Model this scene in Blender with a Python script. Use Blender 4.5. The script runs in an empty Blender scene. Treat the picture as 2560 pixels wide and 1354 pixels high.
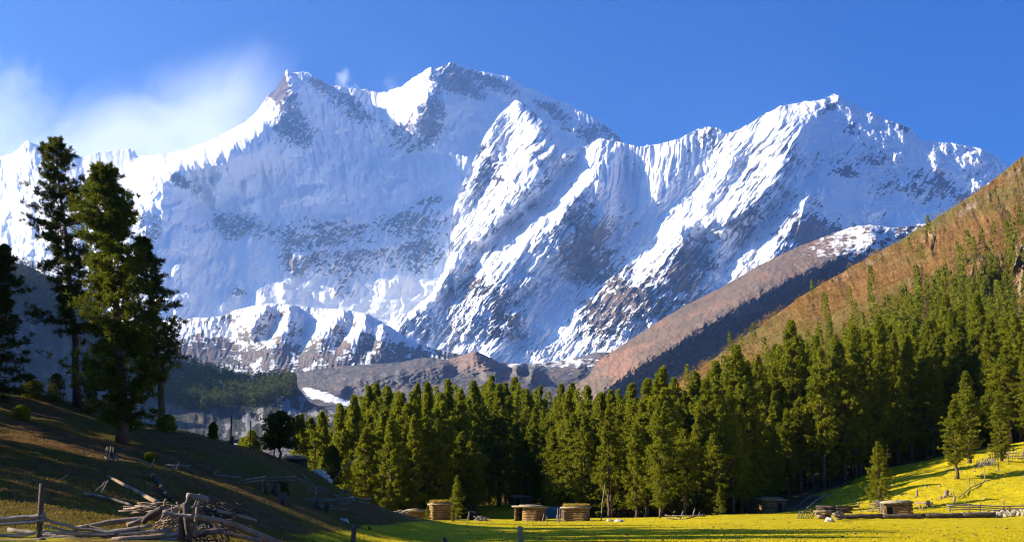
import bpy, math, random
import numpy as np
from mathutils import Vector

# ------------------------------------------------------------------ camera, sky, sun
SC = bpy.context.scene
COL = SC.collection
F, CX, CY, HOR, EYE = 3500.0, 1280.0, 677.0, 1253.0, 2.2     # photo pixels, eye height in metres
PITCH = math.atan((HOR - CY) / F)
cam_d = bpy.data.cameras.new("camera")
cam = bpy.data.objects.new("camera", cam_d); COL.objects.link(cam)
cam_d.sensor_width = 36.0
cam_d.lens = 36.0 * F / 2560.0
cam_d.clip_start = 0.5
cam_d.clip_end = 90000
cam.location = (0, 0, EYE)
cam.rotation_euler = (math.pi / 2 + PITCH, 0, 0)
SC.camera = cam

SUN_AZ, SUN_EL = 92.0, 25.0          # degrees left of the view direction, degrees above the horizon
SUN_STRENGTH, SKY_STRENGTH, EXPOSURE = 5.0, 0.056, 1.85
HAZE_DENSITY, HAZE_COLOR, HAZE_ANISO = 4.8e-5, (0.31, 0.55, 1.0), 0.74
az, el = math.radians(SUN_AZ), math.radians(SUN_EL)
SUNDIR = Vector((-math.sin(az) * math.cos(el), math.cos(az) * math.cos(el), math.sin(el)))
sl = bpy.data.lights.new("sun", 'SUN'); sl.energy = SUN_STRENGTH; sl.angle = math.radians(0.5); sl.color = (1.0, 0.87, 0.66)
so = bpy.data.objects.new("sun", sl); COL.objects.link(so)
so.rotation_euler = (-SUNDIR).to_track_quat('-Z', 'Y').to_euler()
so.location = (-300, 200, 300)

SC.view_settings.view_transform = 'Standard'
SC.view_settings.look = 'None'
SC.view_settings.gamma = 1
SC.view_settings.exposure = EXPOSURE
cy = SC.cycles
cy.max_bounces = 5; cy.diffuse_bounces = 2; cy.glossy_bounces = 1; cy.transmission_bounces = 2
cy.volume_bounces = 1; cy.transparent_max_bounces = 4
cy.use_denoising = True; cy.filter_width = 1.1
cy.sample_clamp_indirect = 4

def ray(px, py):
    """direction of the photo pixel, scaled to 1 m of forward distance"""
    u = (np.asarray(px, float) - CX) / F; v = (CY - np.asarray(py, float)) / F
    yy = math.cos(PITCH) - math.sin(PITCH) * v
    zz = math.sin(PITCH) + math.cos(PITCH) * v
    return u / yy, zz / yy
def P3(px, py, d):
    rx, rz = ray(px, py)
    return np.stack([rx * d, np.asarray(d, float) + 0 * rx, EYE + rz * d], -1)
def PV(px, py, d):
    return Vector(P3(px, py, d).tolist())
def proj(p):
    x, y, z = p[..., 0], p[..., 1], p[..., 2] - EYE
    f = y * math.cos(PITCH) + z * math.sin(PITCH); up = -y * math.sin(PITCH) + z * math.cos(PITCH)
    return CX + F * x / f, CY - F * up / f

# ------------------------------------------------------------------ node helpers
def new_mat(name):
    m = bpy.data.materials.new(name); m.use_nodes = True
    nt = m.node_tree; nt.nodes.clear()
    return m, nt
def N(nt, typ, **kw):
    n = nt.nodes.new(typ)
    for k, v in kw.items():
        if k.startswith('i_'):
            n.inputs[k[2:].replace('_', ' ')].default_value = v
        else:
            setattr(n, k, v)
    return n
def L(nt, a, b): nt.links.new(a, b)
def mixc(nt, fac, a, b, mode='MIX'):
    n = nt.nodes.new('ShaderNodeMix'); n.data_type = 'RGBA'; n.blend_type = mode
    for s, v in ((n.inputs[0], fac), (n.inputs[6], a), (n.inputs[7], b)):
        if hasattr(v, 'is_output'): L(nt, v, s)
        else: s.default_value = v if not isinstance(v, tuple) else (v + (1,))[:4]
    return n.outputs[2]
def math_n(nt, op, a, b=0.0, clamp=False):
    n = nt.nodes.new('ShaderNodeMath'); n.operation = op; n.use_clamp = clamp
    for s, v in ((n.inputs[0], a), (n.inputs[1], b)):
        if hasattr(v, 'is_output'): L(nt, v, s)
        else: s.default_value = v
    return n.outputs[0]
def smooth(nt, val, lo, hi, a=0.0, b=1.0):
    n = nt.nodes.new('ShaderNodeMapRange'); n.interpolation_type = 'SMOOTHSTEP'
    L(nt, val, n.inputs[0])
    for i, v in ((1, lo), (2, hi), (3, a), (4, b)): n.inputs[i].default_value = v
    return n.outputs[0]
def noise_n(nt, vec, scale, detail=4, rough=0.55, dist=0.0):
    n = nt.nodes.new('ShaderNodeTexNoise')
    n.inputs['Scale'].default_value = scale; n.inputs['Detail'].default_value = detail
    n.inputs['Roughness'].default_value = rough; n.inputs['Distortion'].default_value = dist
    if vec is not None: L(nt, vec, n.inputs['Vector'])
    return n.outputs['Fac']
def bsdf(nt, color, rough=0.9, spec=0.1, normal=None):
    b = nt.nodes.new('ShaderNodeBsdfPrincipled')
    if hasattr(color, 'is_output'): L(nt, color, b.inputs['Base Color'])
    else: b.inputs['Base Color'].default_value = color + (1,)
    if hasattr(rough, 'is_output'): L(nt, rough, b.inputs['Roughness'])
    else: b.inputs['Roughness'].default_value = rough
    b.inputs['Specular IOR Level'].default_value = spec
    if normal is not None: L(nt, normal, b.inputs['Normal'])
    return b.outputs[0]
def out(nt, sh):
    o = nt.nodes.new('ShaderNodeOutputMaterial'); L(nt, sh, o.inputs['Surface'])
def bump(nt, h, dist, strength=1.0):
    b = nt.nodes.new('ShaderNodeBump'); b.inputs['Strength'].default_value = strength
    b.inputs['Distance'].default_value = dist; L(nt, h, b.inputs['Height'])
    return b.outputs[0]
def attr_n(nt, name):
    a = nt.nodes.new('ShaderNodeAttribute'); a.attribute_name = name
    return a.outputs['Fac']
def pos_n(nt):
    return nt.nodes.new('ShaderNodeNewGeometry').outputs['Position']
def stretch(nt, vec, s):
    m = nt.nodes.new('ShaderNodeMapping'); L(nt, vec, m.inputs['Vector']); m.inputs['Scale'].default_value = s
    return m.outputs[0]

# ------------------------------------------------------------------ world: clear high mountain sky, thin wind-blown cloud behind the left peak
W = bpy.data.worlds.new("World"); SC.world = W; W.use_nodes = True
nt = W.node_tree; nt.nodes.clear()
sky = N(nt, 'ShaderNodeTexSky', sky_type='NISHITA', sun_disc=False)
sky.sun_elevation = el; sky.sun_rotation = -az
sky.altitude = 3300; sky.air_density = 1.0; sky.dust_density = 2.2; sky.ozone_density = 4.0
hs = N(nt, 'ShaderNodeHueSaturation'); hs.inputs['Saturation'].default_value = 1.38; hs.inputs['Hue'].default_value = 0.513
L(nt, sky.outputs[0], hs.inputs['Color'])
gen = nt.nodes.new('ShaderNodeTexCoord').outputs['Generated']
def unit(px, py):
    v = PV(px, py, 1000.0) - Vector((0, 0, EYE)); return v.normalized()
def dotn(v):
    n = nt.nodes.new('ShaderNodeVectorMath'); n.operation = 'DOT_PRODUCT'
    L(nt, gen, n.inputs[0]); n.inputs[1].default_value = v
    return n.outputs['Value']
nz = noise_n(nt, stretch(nt, gen, (16, 16, 16)), 1.0, 8, 0.6, 0.6)
nz2 = noise_n(nt, stretch(nt, gen, (55, 55, 40)), 1.0, 6, 0.6, 0.4)
a_, b_ = unit(0, 400), unit(745, 175)
nrm = b_.cross(a_).normalized()
if nrm.z < 0: nrm = -nrm
dist = dotn(nrm)                                   # angle above the line of the ridge
d2 = math_n(nt, 'ADD', dist, math_n(nt, 'MULTIPLY', math_n(nt, 'SUBTRACT', nz, 0.5), -0.035))
m1 = smooth(nt, d2, 0.036, -0.012)
rt = unit(760, 100).cross(unit(740, 400)).normalized()
if rt.x > 0: rt = -rt
m2 = smooth(nt, dotn(rt), -0.004, 0.05)
m3 = smooth(nt, nz, 0.30, 0.62)
cl = math_n(nt, 'MULTIPLY', math_n(nt, 'MULTIPLY', m1, m2), math_n(nt, 'ADD', math_n(nt, 'MULTIPLY', m3, 0.25), 0.75))
def puff(px, py, r, dens, wp=4.5):
    d = dotn(unit(px, py)); c1 = math.cos(r / F); 
    e = math_n(nt, 'ADD', d, math_n(nt, 'MULTIPLY', math_n(nt, 'SUBTRACT', nz2, 0.5), (1 - c1) * wp))
    return math_n(nt, 'MULTIPLY', smooth(nt, e, c1, 1 - (1 - c1) * -0.3), dens)
for q in ((866, 196, 26, 0.6), (876, 225, 34, 0.45), (985, 224, 34, 0.3), (-60, 370, 260, 0.85, 1.0)):
    cl = math_n(nt, 'MAXIMUM', cl, puff(*q))
cloud_col = mixc(nt, cl, hs.outputs[0], (7.6, 7.9, 8.8))
bg = N(nt, 'ShaderNodeBackground'); bg.inputs['Strength'].default_value = SKY_STRENGTH
L(nt, cloud_col, bg.inputs['Color'])
wo = nt.nodes.new('ShaderNodeOutputWorld'); L(nt, bg.outputs[0], wo.inputs['Surface'])

# ------------------------------------------------------------------ numeric noise
def _hash(ix, iy, seed):
    h = (ix.astype(np.int64) * 374761393 + iy.astype(np.int64) * 668265263 + seed * 974634777) & 0xFFFFFFFF
    h = ((h ^ (h >> 13)) * 1274126177) & 0xFFFFFFFF
    return (h ^ (h >> 16)) & 0xFFFFFFFF
def perlin(x, y, seed=0):
    x0 = np.floor(x); y0 = np.floor(y); fx = x - x0; fy = y - y0
    ux = fx * fx * fx * (fx * (fx * 6 - 15) + 10); uy = fy * fy * fy * (fy * (fy * 6 - 15) + 10)
    def g(dx, dy):
        a = _hash(x0 + dx, y0 + dy, seed).astype(np.float64) * (2 * math.pi / 4294967296.0)
        return np.cos(a) * (fx - dx) + np.sin(a) * (fy - dy)
    n0 = g(0, 0) * (1 - ux) + g(1, 0) * ux
    n1 = g(0, 1) * (1 - ux) + g(1, 1) * ux
    return (n0 * (1 - uy) + n1 * uy) * 1.5
def fbm(x, y, seed=0, octs=5, gain=0.5):
    s = 0; a = 1.0; t = 0
    for o in range(octs):
        s = s + a * perlin(x * 2 ** o + 17.3 * o, y * 2 ** o - 9.1 * o, seed + o); t += a; a *= gain
    return s / t
def ridged(x, y, seed=0, octs=4, gain=0.5):
    s = 0; a = 1.0; t = 0
    for o in range(octs):
        s = s + a * (1 - np.abs(perlin(x * 2 ** o + 5.7 * o, y * 2 ** o + 3.3 * o, seed + o)) * 2); t += a; a *= gain
    return s / t
def sstep(x, a, b):
    t = np.clip((x - a) / (b - a), 0, 1); return t * t * (3 - 2 * t)

class RBF:
    """interpolates scattered values; the linear kernel leaves creases along lines of points"""
    def __init__(s, xy, v, scale=(1, 1), c=0.0, lam=1e-6):
        s.xy = np.asarray(xy, float) * scale; s.scale = np.asarray(scale, float); s.c = c
        n = len(s.xy); v = np.asarray(v, float)
        A = s.k(s.xy, s.xy) - lam * np.eye(n)
        Q = np.c_[np.ones(n), s.xy]
        M = np.block([[A, Q], [Q.T, np.zeros((3, 3))]])
        w = np.linalg.lstsq(M, np.r_[v, 0, 0, 0], rcond=None)[0]
        s.w, s.p = w[:n], w[n:]
    def k(s, a, b):
        d = a[:, None, :] - b[None, :, :]
        return np.sqrt((d * d).sum(-1) + s.c ** 2)
    def __call__(s, x, y):
        sh = np.shape(x); q = np.c_[np.ravel(x), np.ravel(y)] * s.scale; o = np.empty(len(q))
        for i in range(0, len(q), 20000):
            b = q[i:i + 20000]
            o[i:i + 20000] = s.k(b, s.xy) @ s.w + s.p[0] + b @ s.p[1:]
        return o.reshape(sh)

# ------------------------------------------------------------------ mesh helpers
def link(name, me, mat=None, parent=None):
    o = bpy.data.objects.new(name, me); COL.objects.link(o)
    if mat is not None and me is not None and len(me.materials) == 0: me.materials.append(mat)
    if parent is not None: o.parent = parent
    return o
def mesh_np(name, verts, faces, smooth_=True, attrs=None):
    """verts (n,3); faces (m,k) all with k corners"""
    verts = np.ascontiguousarray(verts, np.float32); faces = np.ascontiguousarray(faces, np.int32)
    me = bpy.data.meshes.new(name)
    me.vertices.add(len(verts)); me.vertices.foreach_set('co', verts.ravel())
    m, k = faces.shape
    me.loops.add(m * k); me.loops.foreach_set('vertex_index', faces.ravel())
    me.polygons.add(m); me.polygons.foreach_set('loop_start', np.arange(0, m * k, k, dtype=np.int32))
    me.polygons.foreach_set('loop_total', np.full(m, k, np.int32))
    me.polygons.foreach_set('use_smooth', np.full(m, bool(smooth_)))
    for an, av in (attrs or {}).items():
        a = me.attributes.new(an, 'FLOAT', 'POINT'); a.data.foreach_set('value', np.ascontiguousarray(av, np.float32).ravel())
    me.update(calc_edges=True); me.validate()
    return me
def grid_faces(nr, nc):
    i = np.arange(nr * nc).reshape(nr, nc)
    return np.stack([i[:-1, :-1], i[:-1, 1:], i[1:, 1:], i[1:, :-1]], -1).reshape(-1, 4)
def structure(o):
    o['kind'] = 'structure'; return o

def dens(poly, step=30.0):
    """a polyline of (px, py, value) resampled every few pixels"""
    o = []
    for a, b in zip(poly[:-1], poly[1:]):
        n = max(1, int(math.hypot(b[0] - a[0], b[1] - a[1]) / step))
        for i in range(n):
            t = i / n; o.append(tuple(a[k] * (1 - t) + b[k] * t for k in range(3)))
    o.append(tuple(poly[-1])); return o

def relief(name, sky, foot, lines, x0, x1, nx, ny, disp, mat, attrs, jag=(4, 40), base=None, back=(1500, 900), seed=1, step=30, gain=1.0):
    """A mountain side: its crest and foot are lines of points at real distances; ridges and gullies in between too.
    Every vertex gets a place in metres; behind the crest the far side falls away."""
    b = base or (lambda py: 0 * py)
    pts = dens(sky, step) + dens(foot, step)
    for l in lines: pts += [(q[0], q[1], q[2] * gain + float(b(np.float64(q[1])))) for q in dens(l, step)]
    pts = np.array(pts)
    off = pts[:, 2] - b(pts[:, 1])
    R = RBF(pts[:, :2], off, c=3.0, lam=2.0)
    px = np.linspace(x0, x1, nx)
    sy = np.interp(px, [q[0] for q in sky], [q[1] for q in sky])
    sy = sy + jag[0] * (fbm(px / jag[1], px * 0 + seed, seed, 5, 0.6))
    fy = np.interp(px, [q[0] for q in foot], [q[1] for q in foot])
    v = np.linspace(0, 1, ny)[:, None]
    PY = fy[None] + (sy - fy)[None] * v; PX = np.repeat(px[None], ny, 0)
    D = (R(PX, PY) + b(PY)) * 1000.0
    D = D + disp(PX, PY)
    G = P3(PX, PY, D)
    nb = 14
    k = (np.arange(1, nb + 1) / nb)[:, None]
    Dt = D[-1][None]; Db = Dt + back[0] * k
    Zb = G[-1, :, 2][None] - back[1] * k ** 1.2 + 30 * fbm(PX[:nb] / 40, k * 6 + PX[:nb] * 0, seed + 3, 4) * k
    B = np.stack([G[-1, :, 0][None] / Dt * Db, Db, Zb], -1)
    V = np.concatenate([G, B], 0)
    gy = np.gradient(V, axis=0); gx = np.gradient(V, axis=1)
    n = np.cross(gx, gy); n /= np.linalg.norm(n, axis=-1, keepdims=True) + 1e-9
    n *= np.sign(np.where(np.abs(n[..., 2:3]) < 1e-9, 1, n[..., 2:3]))
    PXa = np.concatenate([PX, np.repeat(px[None], nb, 0)]); PYa = np.concatenate([PY, np.repeat(sy[None], nb, 0)])
    at = attrs(PXa, PYa, V, n)
    me = mesh_np(name, V.reshape(-1, 3), grid_faces(ny + nb, nx), True, at)
    o = structure(link(name, me, mat))
    return o, R, b, PX, PY, G

# ------------------------------------------------------------------ mountain materials
def mountain_mat(name, snow, rock_a, rock_b, soil=None, fine=0.02, bumpd=14.0):
    m, nt = new_mat(name)
    p = pos_n(nt)
    n1 = noise_n(nt, p, fine, 6, 0.62)
    n2 = noise_n(nt, stretch(nt, p, (1, 1, 0.35)), fine * 2.7, 5, 0.65)
    n3 = noise_n(nt, p, fine * 0.22, 4, 0.6)
    rockc = mixc(nt, smooth(nt, n3, 0.38, 0.62), rock_a, rock_b)
    rockc = mixc(nt, smooth(nt, n2, 0.35, 0.7), rockc, tuple(c * 0.55 for c in rock_a))
    if soil: rockc = mixc(nt, smooth(nt, attr_n(nt, 'soil'), 0.3, 0.7), rockc, soil)
    r = math_n(nt, 'ADD', attr_n(nt, 'rock'), math_n(nt, 'MULTIPLY', math_n(nt, 'SUBTRACT', n1, 0.5), 1.1))
    f = smooth(nt, r, 0.44, 0.58)
    c = mixc(nt, f, snow, rockc)
    h = math_n(nt, 'ADD', n1, math_n(nt, 'MULTIPLY', n2, 0.6))
    out(nt, bsdf(nt, c, 0.85, 0.08, bump(nt, h, bumpd, 0.6)))
    return m
M_SNOW = mountain_mat("snow_and_rock", (0.80, 0.805, 0.815), (0.055, 0.048, 0.045), (0.22, 0.15, 0.10), fine=0.021, bumpd=8)
M_DUST = mountain_mat("dusted_hill", (0.70, 0.705, 0.72), (0.10, 0.095, 0.095), (0.155, 0.14, 0.13), (0.17, 0.118, 0.095), fine=0.03, bumpd=7)
M_BROWN = mountain_mat("brown_ridge", (0.75, 0.75, 0.77), (0.15, 0.11, 0.085), (0.20, 0.14, 0.10), (0.22, 0.125, 0.085), fine=0.05, bumpd=5)

def rot(px, py, deg):
    a = math.radians(deg); return px * math.cos(a) + py * math.sin(a), -px * math.sin(a) + py * math.cos(a)
def blob(PX, PY, cx, cy, rx, ry, deg=0):
    u, v = rot(PX - cx, PY - cy, deg)
    return np.exp(-((u / rx) ** 2 + (v / ry) ** 2))

# ---- the great snow wall at the back
A_sky = [(-160, 420, 12.2), (-40, 400, 12.2), (30, 385, 12.2), (70, 350, 12.2), (90, 362, 12.2), (150, 378, 12.4), (215, 392, 12.6), (240, 382, 12.7), (300, 373, 13), (335, 372, 13),
         (345, 390, 13), (420, 384, 13), (500, 362, 13.1), (560, 334, 13.2), (610, 306, 13.3), (640, 282, 13.3), (665, 245, 13.3), (690, 222, 13.4), (705, 195, 13.4),
         (718, 173, 13.4), (735, 180, 13.5), (770, 182, 13.6), (800, 200, 13.7), (830, 213, 13.9), (870, 219, 14), (930, 228, 14.1), (970, 231, 14),
         (1010, 210, 13.8), (1050, 185, 13.8), (1075, 168, 13.8), (1090, 172, 13.9), (1112, 162, 13.9), (1140, 157, 13.9), (1165, 170, 14), (1200, 178, 14.1),
         (1250, 188, 14.2), (1275, 192, 14.2), (1300, 212, 14.2), (1350, 232, 14.2), (1400, 252, 14.2), (1450, 276, 14.2), (1500, 302, 14.2), (1540, 335, 14.1), (1570, 370, 14), (1640, 420, 14)]
A_foot = [(-160, 960, 8.0), (400, 960, 8.3), (800, 920, 9.1), (1100, 900, 10.0), (1400, 900, 10.8), (1640, 900, 11.2)]
A_lines = [
    [(655, 305, 12.2), (600, 335, 12.1), (540, 358, 11.95), (470, 385, 11.8), (410, 405, 11.65), (365, 425, 11.5), (330, 450, 11.4), (310, 495, 11.2)],
    [(60, 375, 12.0), (150, 420, 11.8), (240, 440, 11.75), (300, 455, 11.6)],
    [(718, 200, 13.1), (710, 260, 12.6), (690, 320, 12.2), (680, 370, 12.0)],
    [(300, 520, 10.7), (350, 640, 10.0), (420, 760, 9.4), (480, 830, 9.0)],
    [(330, 400, 12.6), (420, 392, 12.7)],
    [(500, 470, 11.6), (520, 600, 11.0), (560, 720, 10.3)],
    [(650, 440, 12.0), (700, 560, 11.45), (720, 700, 10.6)], [(600, 800, 9.6), (900, 800, 10.3), (1050, 780, 10.8)],
    [(800, 330, 12.9), (900, 400, 12.9), (960, 520, 12.4)],
    [(980, 300, 13.4), (1060, 380, 13.2), (1080, 500, 12.5), (1090, 640, 11.6)],
    [(1075, 190, 13.5), (1060, 240, 13.2), (1040, 290, 13.05)],
    [(1200, 230, 13.9), (1180, 330, 13.5)],
    [(850, 560, 12.0), (880, 680, 11.2)],
    [(1400, 290, 14.0), (1460, 340, 13.8)],
]
A_ROCK = ((712, 240, 42, 60, 0, .5), (735, 320, 60, 40, 35, .55), (800, 205, 34, 20, 30, .6), (860, 250, 60, 26, 25, .55), (905, 295, 50, 20, 15, .5), (690, 215, 20, 50, 20, .4),
          (1130, 195, 75, 38, 25, .62), (1085, 270, 30, 45, 0, .6), (1240, 208, 60, 16, 25, .6), (1070, 325, 30, 40, 0, .5), (1010, 350, 40, 45, 0, .36), (1180, 230, 60, 14, 30, .45),
          (1400, 290, 40, 18, 45, .6), (1475, 335, 45, 26, 30, .6), (1530, 335, 34, 12, 40, .6), (1360, 262, 26, 12, 30, .5),
          (430, 430, 44, 20, 25, .5), (470, 470, 50, 16, 30, .4), (620, 560, 80, 40, 20, .42), (780, 590, 95, 70, 0, .44), (560, 560, 50, 40, 30, .36), (900, 640, 110, 100, 0, .34), (720, 660, 60, 40, 20, .3),
          (370, 580, 40, 60, 30, .45), (1060, 600, 70, 90, 0, .48), (590, 725, 44, 20, 10, .5), (860, 740, 30, 40, 0, .4), (1000, 540, 60, 30, -20, .4), (1085, 500, 30, 24, 0, .4), (340, 520, 26, 40, 30, .4), (960, 400, 30, 40, 20, .3))
A_ICE = ((480, 380, 180, 26, -25, .5), (900, 430, 200, 40, 0, .3), (700, 800, 500, 50, 0, .5), (560, 500, 120, 36, 0, .25), (200, 500, 160, 100, 0, .35), (1180, 260, 90, 26, 10, .25), (800, 500, 200, 30, 0, .3), (650, 640, 40, 60, 0, .25))
def field(PX, PY, add, sub):
    r = 0
    for q in add: r = r + q[5] * blob(PX, PY, *q[:5])
    for q in sub: r = r - q[5] * blob(PX, PY, *q[:5])
    return r
def A_disp(PX, PY):
    rough = 0.30 + 0.9 * sstep(field(PX, PY, A_ROCK, A_ICE), 0.05, 0.45)
    w = 30 * fbm(PX / 90, PY / 90, 8, 3)
    d = 90 * fbm((PX + w) / 150, (PY + w) / 60, 5, 4) + 60 * ridged((PX + w) / 110, (PY + w) / 190, 3, 3)
    u, v = rot(PX, PY, 30)
    d += rough * (85 * ridged(u / 34, v / 80, 23, 5, 0.6) + 55 * fbm(PX / 24, PY / 20, 9, 5, 0.62))
    u, v = rot(PX, PY, -12)
    d += 45 * ridged(u / 26, v / 120, 27, 3) * sstep(PY, 640, 400)
    ws = PY + 34 * fbm(PX / 60, PY / 200, 13, 4, 0.6) + 0.10 * (PX - 800)
    for k, (y0, th) in enumerate(((415, 9), (478, 7), (540, 8), (625, 9), (705, 8))):
        d += 130 * (sstep(ws, y0 - th, y0 + th) - sstep(ws, y0 + 8, y0 + 75)) * sstep(fbm(PX / 95, PY / 400, 140 + k, 3), -0.15, 0.3)
    return -d + 90
def A_attr(PX, PY, V, n):
    f1 = fbm(PX / 50, PY / 50, 31, 5, 0.6); u, v = rot(PX, PY, 32); f2 = fbm(u / 8, v / 40, 33, 4, 0.65)
    k = field(PX, PY, A_ROCK, A_ICE)
    r = 0.10 + 0.30 * f1 + (0.25 + 0.6 * np.clip(k, 0, .6)) * f2 + 1.0 * (0.48 - n[..., 2]) * (0.3 + np.clip(k, 0, .6)) + 1.25 * k
    return {'rock': r}
relief("snow_mountain", A_sky, A_foot, A_lines, -160, 1640, 1150, 420, A_disp, M_SNOW, A_attr, jag=(9, 30), back=(2500, 1800), seed=2)

# ---- central buttress and the right-hand peak
base_b = lambda py: 6.8 + (880 - py) / 640.0 * 3.5
def Bo(l): return l
B_sky0 = [(940, 812), (975, 803), (1020, 781), (1075, 737), (1104, 692), (1121, 635), (1128, 572), (1134, 520), (1155, 462), (1182, 405), (1215, 335), (1250, 285), (1290, 250), (1320, 265), (1345, 290), (1375, 325), (1400, 350), (1440, 377),
          (1470, 362), (1502, 346), (1540, 352), (1590, 366), (1640, 362), (1700, 346), (1740, 325), (1765, 317), (1790, 318), (1815, 336), (1860, 318), (1900, 293), (1950, 265),
          (2010, 254), (2045, 252), (2085, 236), (2120, 252), (2160, 272), (2220, 300), (2280, 322), (2300, 350), (2330, 352), (2380, 358), (2450, 371), (2490, 386), (2520, 412), (2600, 440), (2720, 470)]
B_sky = [(a, b, float(base_b(b)) + (0.25 if a < 1100 else 0.15 if a < 1300 else 0.1 + 0.75 * max(0.0, (a - 2085) / 365.0))) for a, b in B_sky0]
B_foot = [(940, 900, 6.7), (1250, 960, 6.4), (1500, 960, 6.4), (1800, 860, 6.9), (2100, 700, 7.7), (2720, 600, 8.2)]
r_, v_ = -0.42, 0.32
B_lines = [
    # R1 buttress crest on its right edge, lit flank to the left
    [(1295, 262, -0.1), (1340, 318, -0.30), (1385, 365, -0.42), (1415, 392, -0.40)],
    [(1375, 405, -0.32), (1345, 455, -0.36), (1300, 515, -0.38), (1245, 558, -0.32), (1200, 600, -0.2)],
    [(1110, 600, 0.25), (1115, 540, 0.30), (1160, 470, 0.28), (1215, 370, 0.30)], [(1180, 560, 0.05), (1230, 470, 0.02), (1275, 380, 0.0)],
    # gully right of the buttress
    [(1442, 390, 0.25), (1400, 440, 0.25), (1350, 500, 0.25), (1270, 560, 0.22), (1225, 600, 0.2), (1190, 650, 0.25), (1160, 720, 0.25), (1110, 775, 0.2)],
    # R2
    [(1502, 352, -0.05), (1500, 416, -0.30), (1462, 475, -0.42), (1408, 515, -0.45), (1362, 576, -0.48), (1300, 640, -0.45), (1245, 690, -0.35), (1190, 750, -0.2), (1140, 790, -0.1)],
    # gully right of R2
    [(1600, 380, 0.15), (1590, 460, 0.35), (1560, 540, 0.42), (1500, 610, 0.42), (1430, 690, 0.36), (1395, 780, 0.28), (1335, 870, 0.1)],
    # flutes on the fluted wall
    [(1545, 370, -0.05), (1540, 450, 0.02), (1520, 540, 0.05)],
    [(1700, 360, 0.0), (1680, 420, 0.05), (1640, 480, 0.1)],
    # R3 low left ridge
    [(1150, 640, 0.0), (1112, 700, -0.25), (1065, 760, -0.3), (985, 806, -0.2)],
    # R4
    [(1310, 682, -0.2), (1262, 728, -0.30), (1222, 765, -0.36), (1205, 810, -0.34), (1215, 860, -0.25), (1250, 905, -0.1)],
    [(1120, 830, 0.0), (1060, 845, -0.05)],
    # gully between R4 and R5
    [(1360, 740, 0.25), (1320, 820, 0.15)],
    # V4 left edge of the lit face of the right peak
    [(1810, 350, 0.15), (1790, 405, 0.28), (1735, 490, 0.36), (1660, 560, 0.40), (1605, 625, 0.40), (1500, 700, 0.32), (1440, 780, 0.25), (1400, 850, 0.12)],
    # R6 crest of the right peak
    [(2040, 260, -0.05), (1955, 312, -0.35), (1966, 390, -0.45), (1936, 450, -0.5), (1895, 505, -0.5), (1800, 548, -0.45), (1702, 572, -0.40), (1690, 640, -0.42), (1637, 715, -0.40), (1592, 790, -0.3), (1530, 855, -0.2)],
    # shadow side right of R6
    [(2060, 330, 0.05), (2080, 420, 0.05), (2020, 440, 0.1)],
    [(1975, 500, 0.10), (1900, 590, 0.22), (1830, 650, 0.28), (1780, 740, 0.25), (1700, 830, 0.15)],
    [(1560, 400, 0.25), (1548, 470, 0.25), (1530, 560, 0.3)], [(1470, 520, -0.15), (1490, 580, -0.05), (1480, 640, 0.1)], [(1420, 560, -0.25), (1440, 620, -0.1), (1432, 660, 0.1)],
    [(1760, 560, -0.2), (1790, 620, -0.05), (1795, 690, 0.1)], [(1740, 600, 0.1), (1750, 670, 0.15)], [(1240, 300, 0.1), (1200, 420, 0.1), (1165, 500, 0.15)], [(1270, 330, 0.2), (1235, 430, 0.25), (1190, 520, 0.3)],
    [(1270, 760, -0.1), (1300, 800, 0.0), (1310, 850, 0.05)], [(1870, 350, -0.05), (1810, 450, 0.0), (1740, 540, 0.05)], [(1890, 370, 0.05), (1850, 450, 0.12), (1790, 525, 0.1)],
    # R7
    [(2008, 482, -0.2), (1980, 560, -0.3), (1950, 615, -0.36), (1905, 690, -0.3), (1860, 750, -0.2)],
    [(2120, 560, 0.3), (2050, 640, 0.3), (2000, 720, 0.2)],
    [(2150, 330, 0.30), (2200, 440, 0.62), (2220, 560, 0.9)], [(2300, 400, 0.9), (2350, 520, 1.3)],
    [(2400, 400, 1.2), (2450, 500, 1.6)],
]
def B_disp(PX, PY):
    warp = 16 * fbm(PX / 60, PY / 60, 91, 3)
    zone = sstep(fbm(PX / 90, PY / 70, 95, 3), -0.35, 0.35)
    u, v = rot(PX, PY, 38)
    dg = 60 * ridged((u + warp) / 36, v / 190, 41, 4, 0.55) + 110 * ridged((u + warp) / 85, v / 240, 43, 3) + (16 + 38 * zone) * ridged((u + warp * .5) / 13, v / 95, 53, 3, 0.6)
    u2, v2 = rot(PX, PY, 6)
    up = 60 * ridged((u2 + warp * .5) / 22, v2 / 190, 45, 3, 0.55) + 26 * ridged(u2 / 10, v2 / 120, 46, 2)
    bl = np.clip(blob(PX, PY, 1590, 430, 120, 110) + 0.8 * blob(PX, PY, 1740, 370, 60, 60), 0, 1)
    u3, v3 = rot(PX, PY, -35); rs = sstep(PX, 1960, 2060)
    rt = 55 * ridged(u3 / 60, v3 / 130, 47, 4) + (20 + 60 * zone) * fbm(PX / 36, PY / 36, 48, 5)
    d = dg * (1 - bl) * (1 - rs) + up * bl * (1 - rs) + rt * (0.2 + 0.8 * rs)
    ws = PY - 0.35 * (PX - 1300) * (1 - rs) + 30 * fbm(PX / 50, PY / 160, 155, 4, 0.6)
    for k, (y0, th) in enumerate(((380, 7), (455, 6), (520, 7), (600, 7), (690, 7))):
        d += 100 * (sstep(ws, y0 - th, y0 + th) - sstep(ws, y0 + 8, y0 + 65)) * sstep(fbm(PX / 80, PY / 200, 160 + k, 3), 0.0, 0.4)
    low = sstep(PY, 560, 760) * (1 - rs)
    d += low * (40 + 90 * zone) * ridged(u / 24, v / 60, 49, 5, 0.62)
    d += (8 + 40 * zone) * fbm(PX / 18, PY / 18, 51, 4, 0.6)
    d *= 1 - 0.8 * blob(PX, PY, 1385, 790, 45, 75)
    return -d + 90
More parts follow.
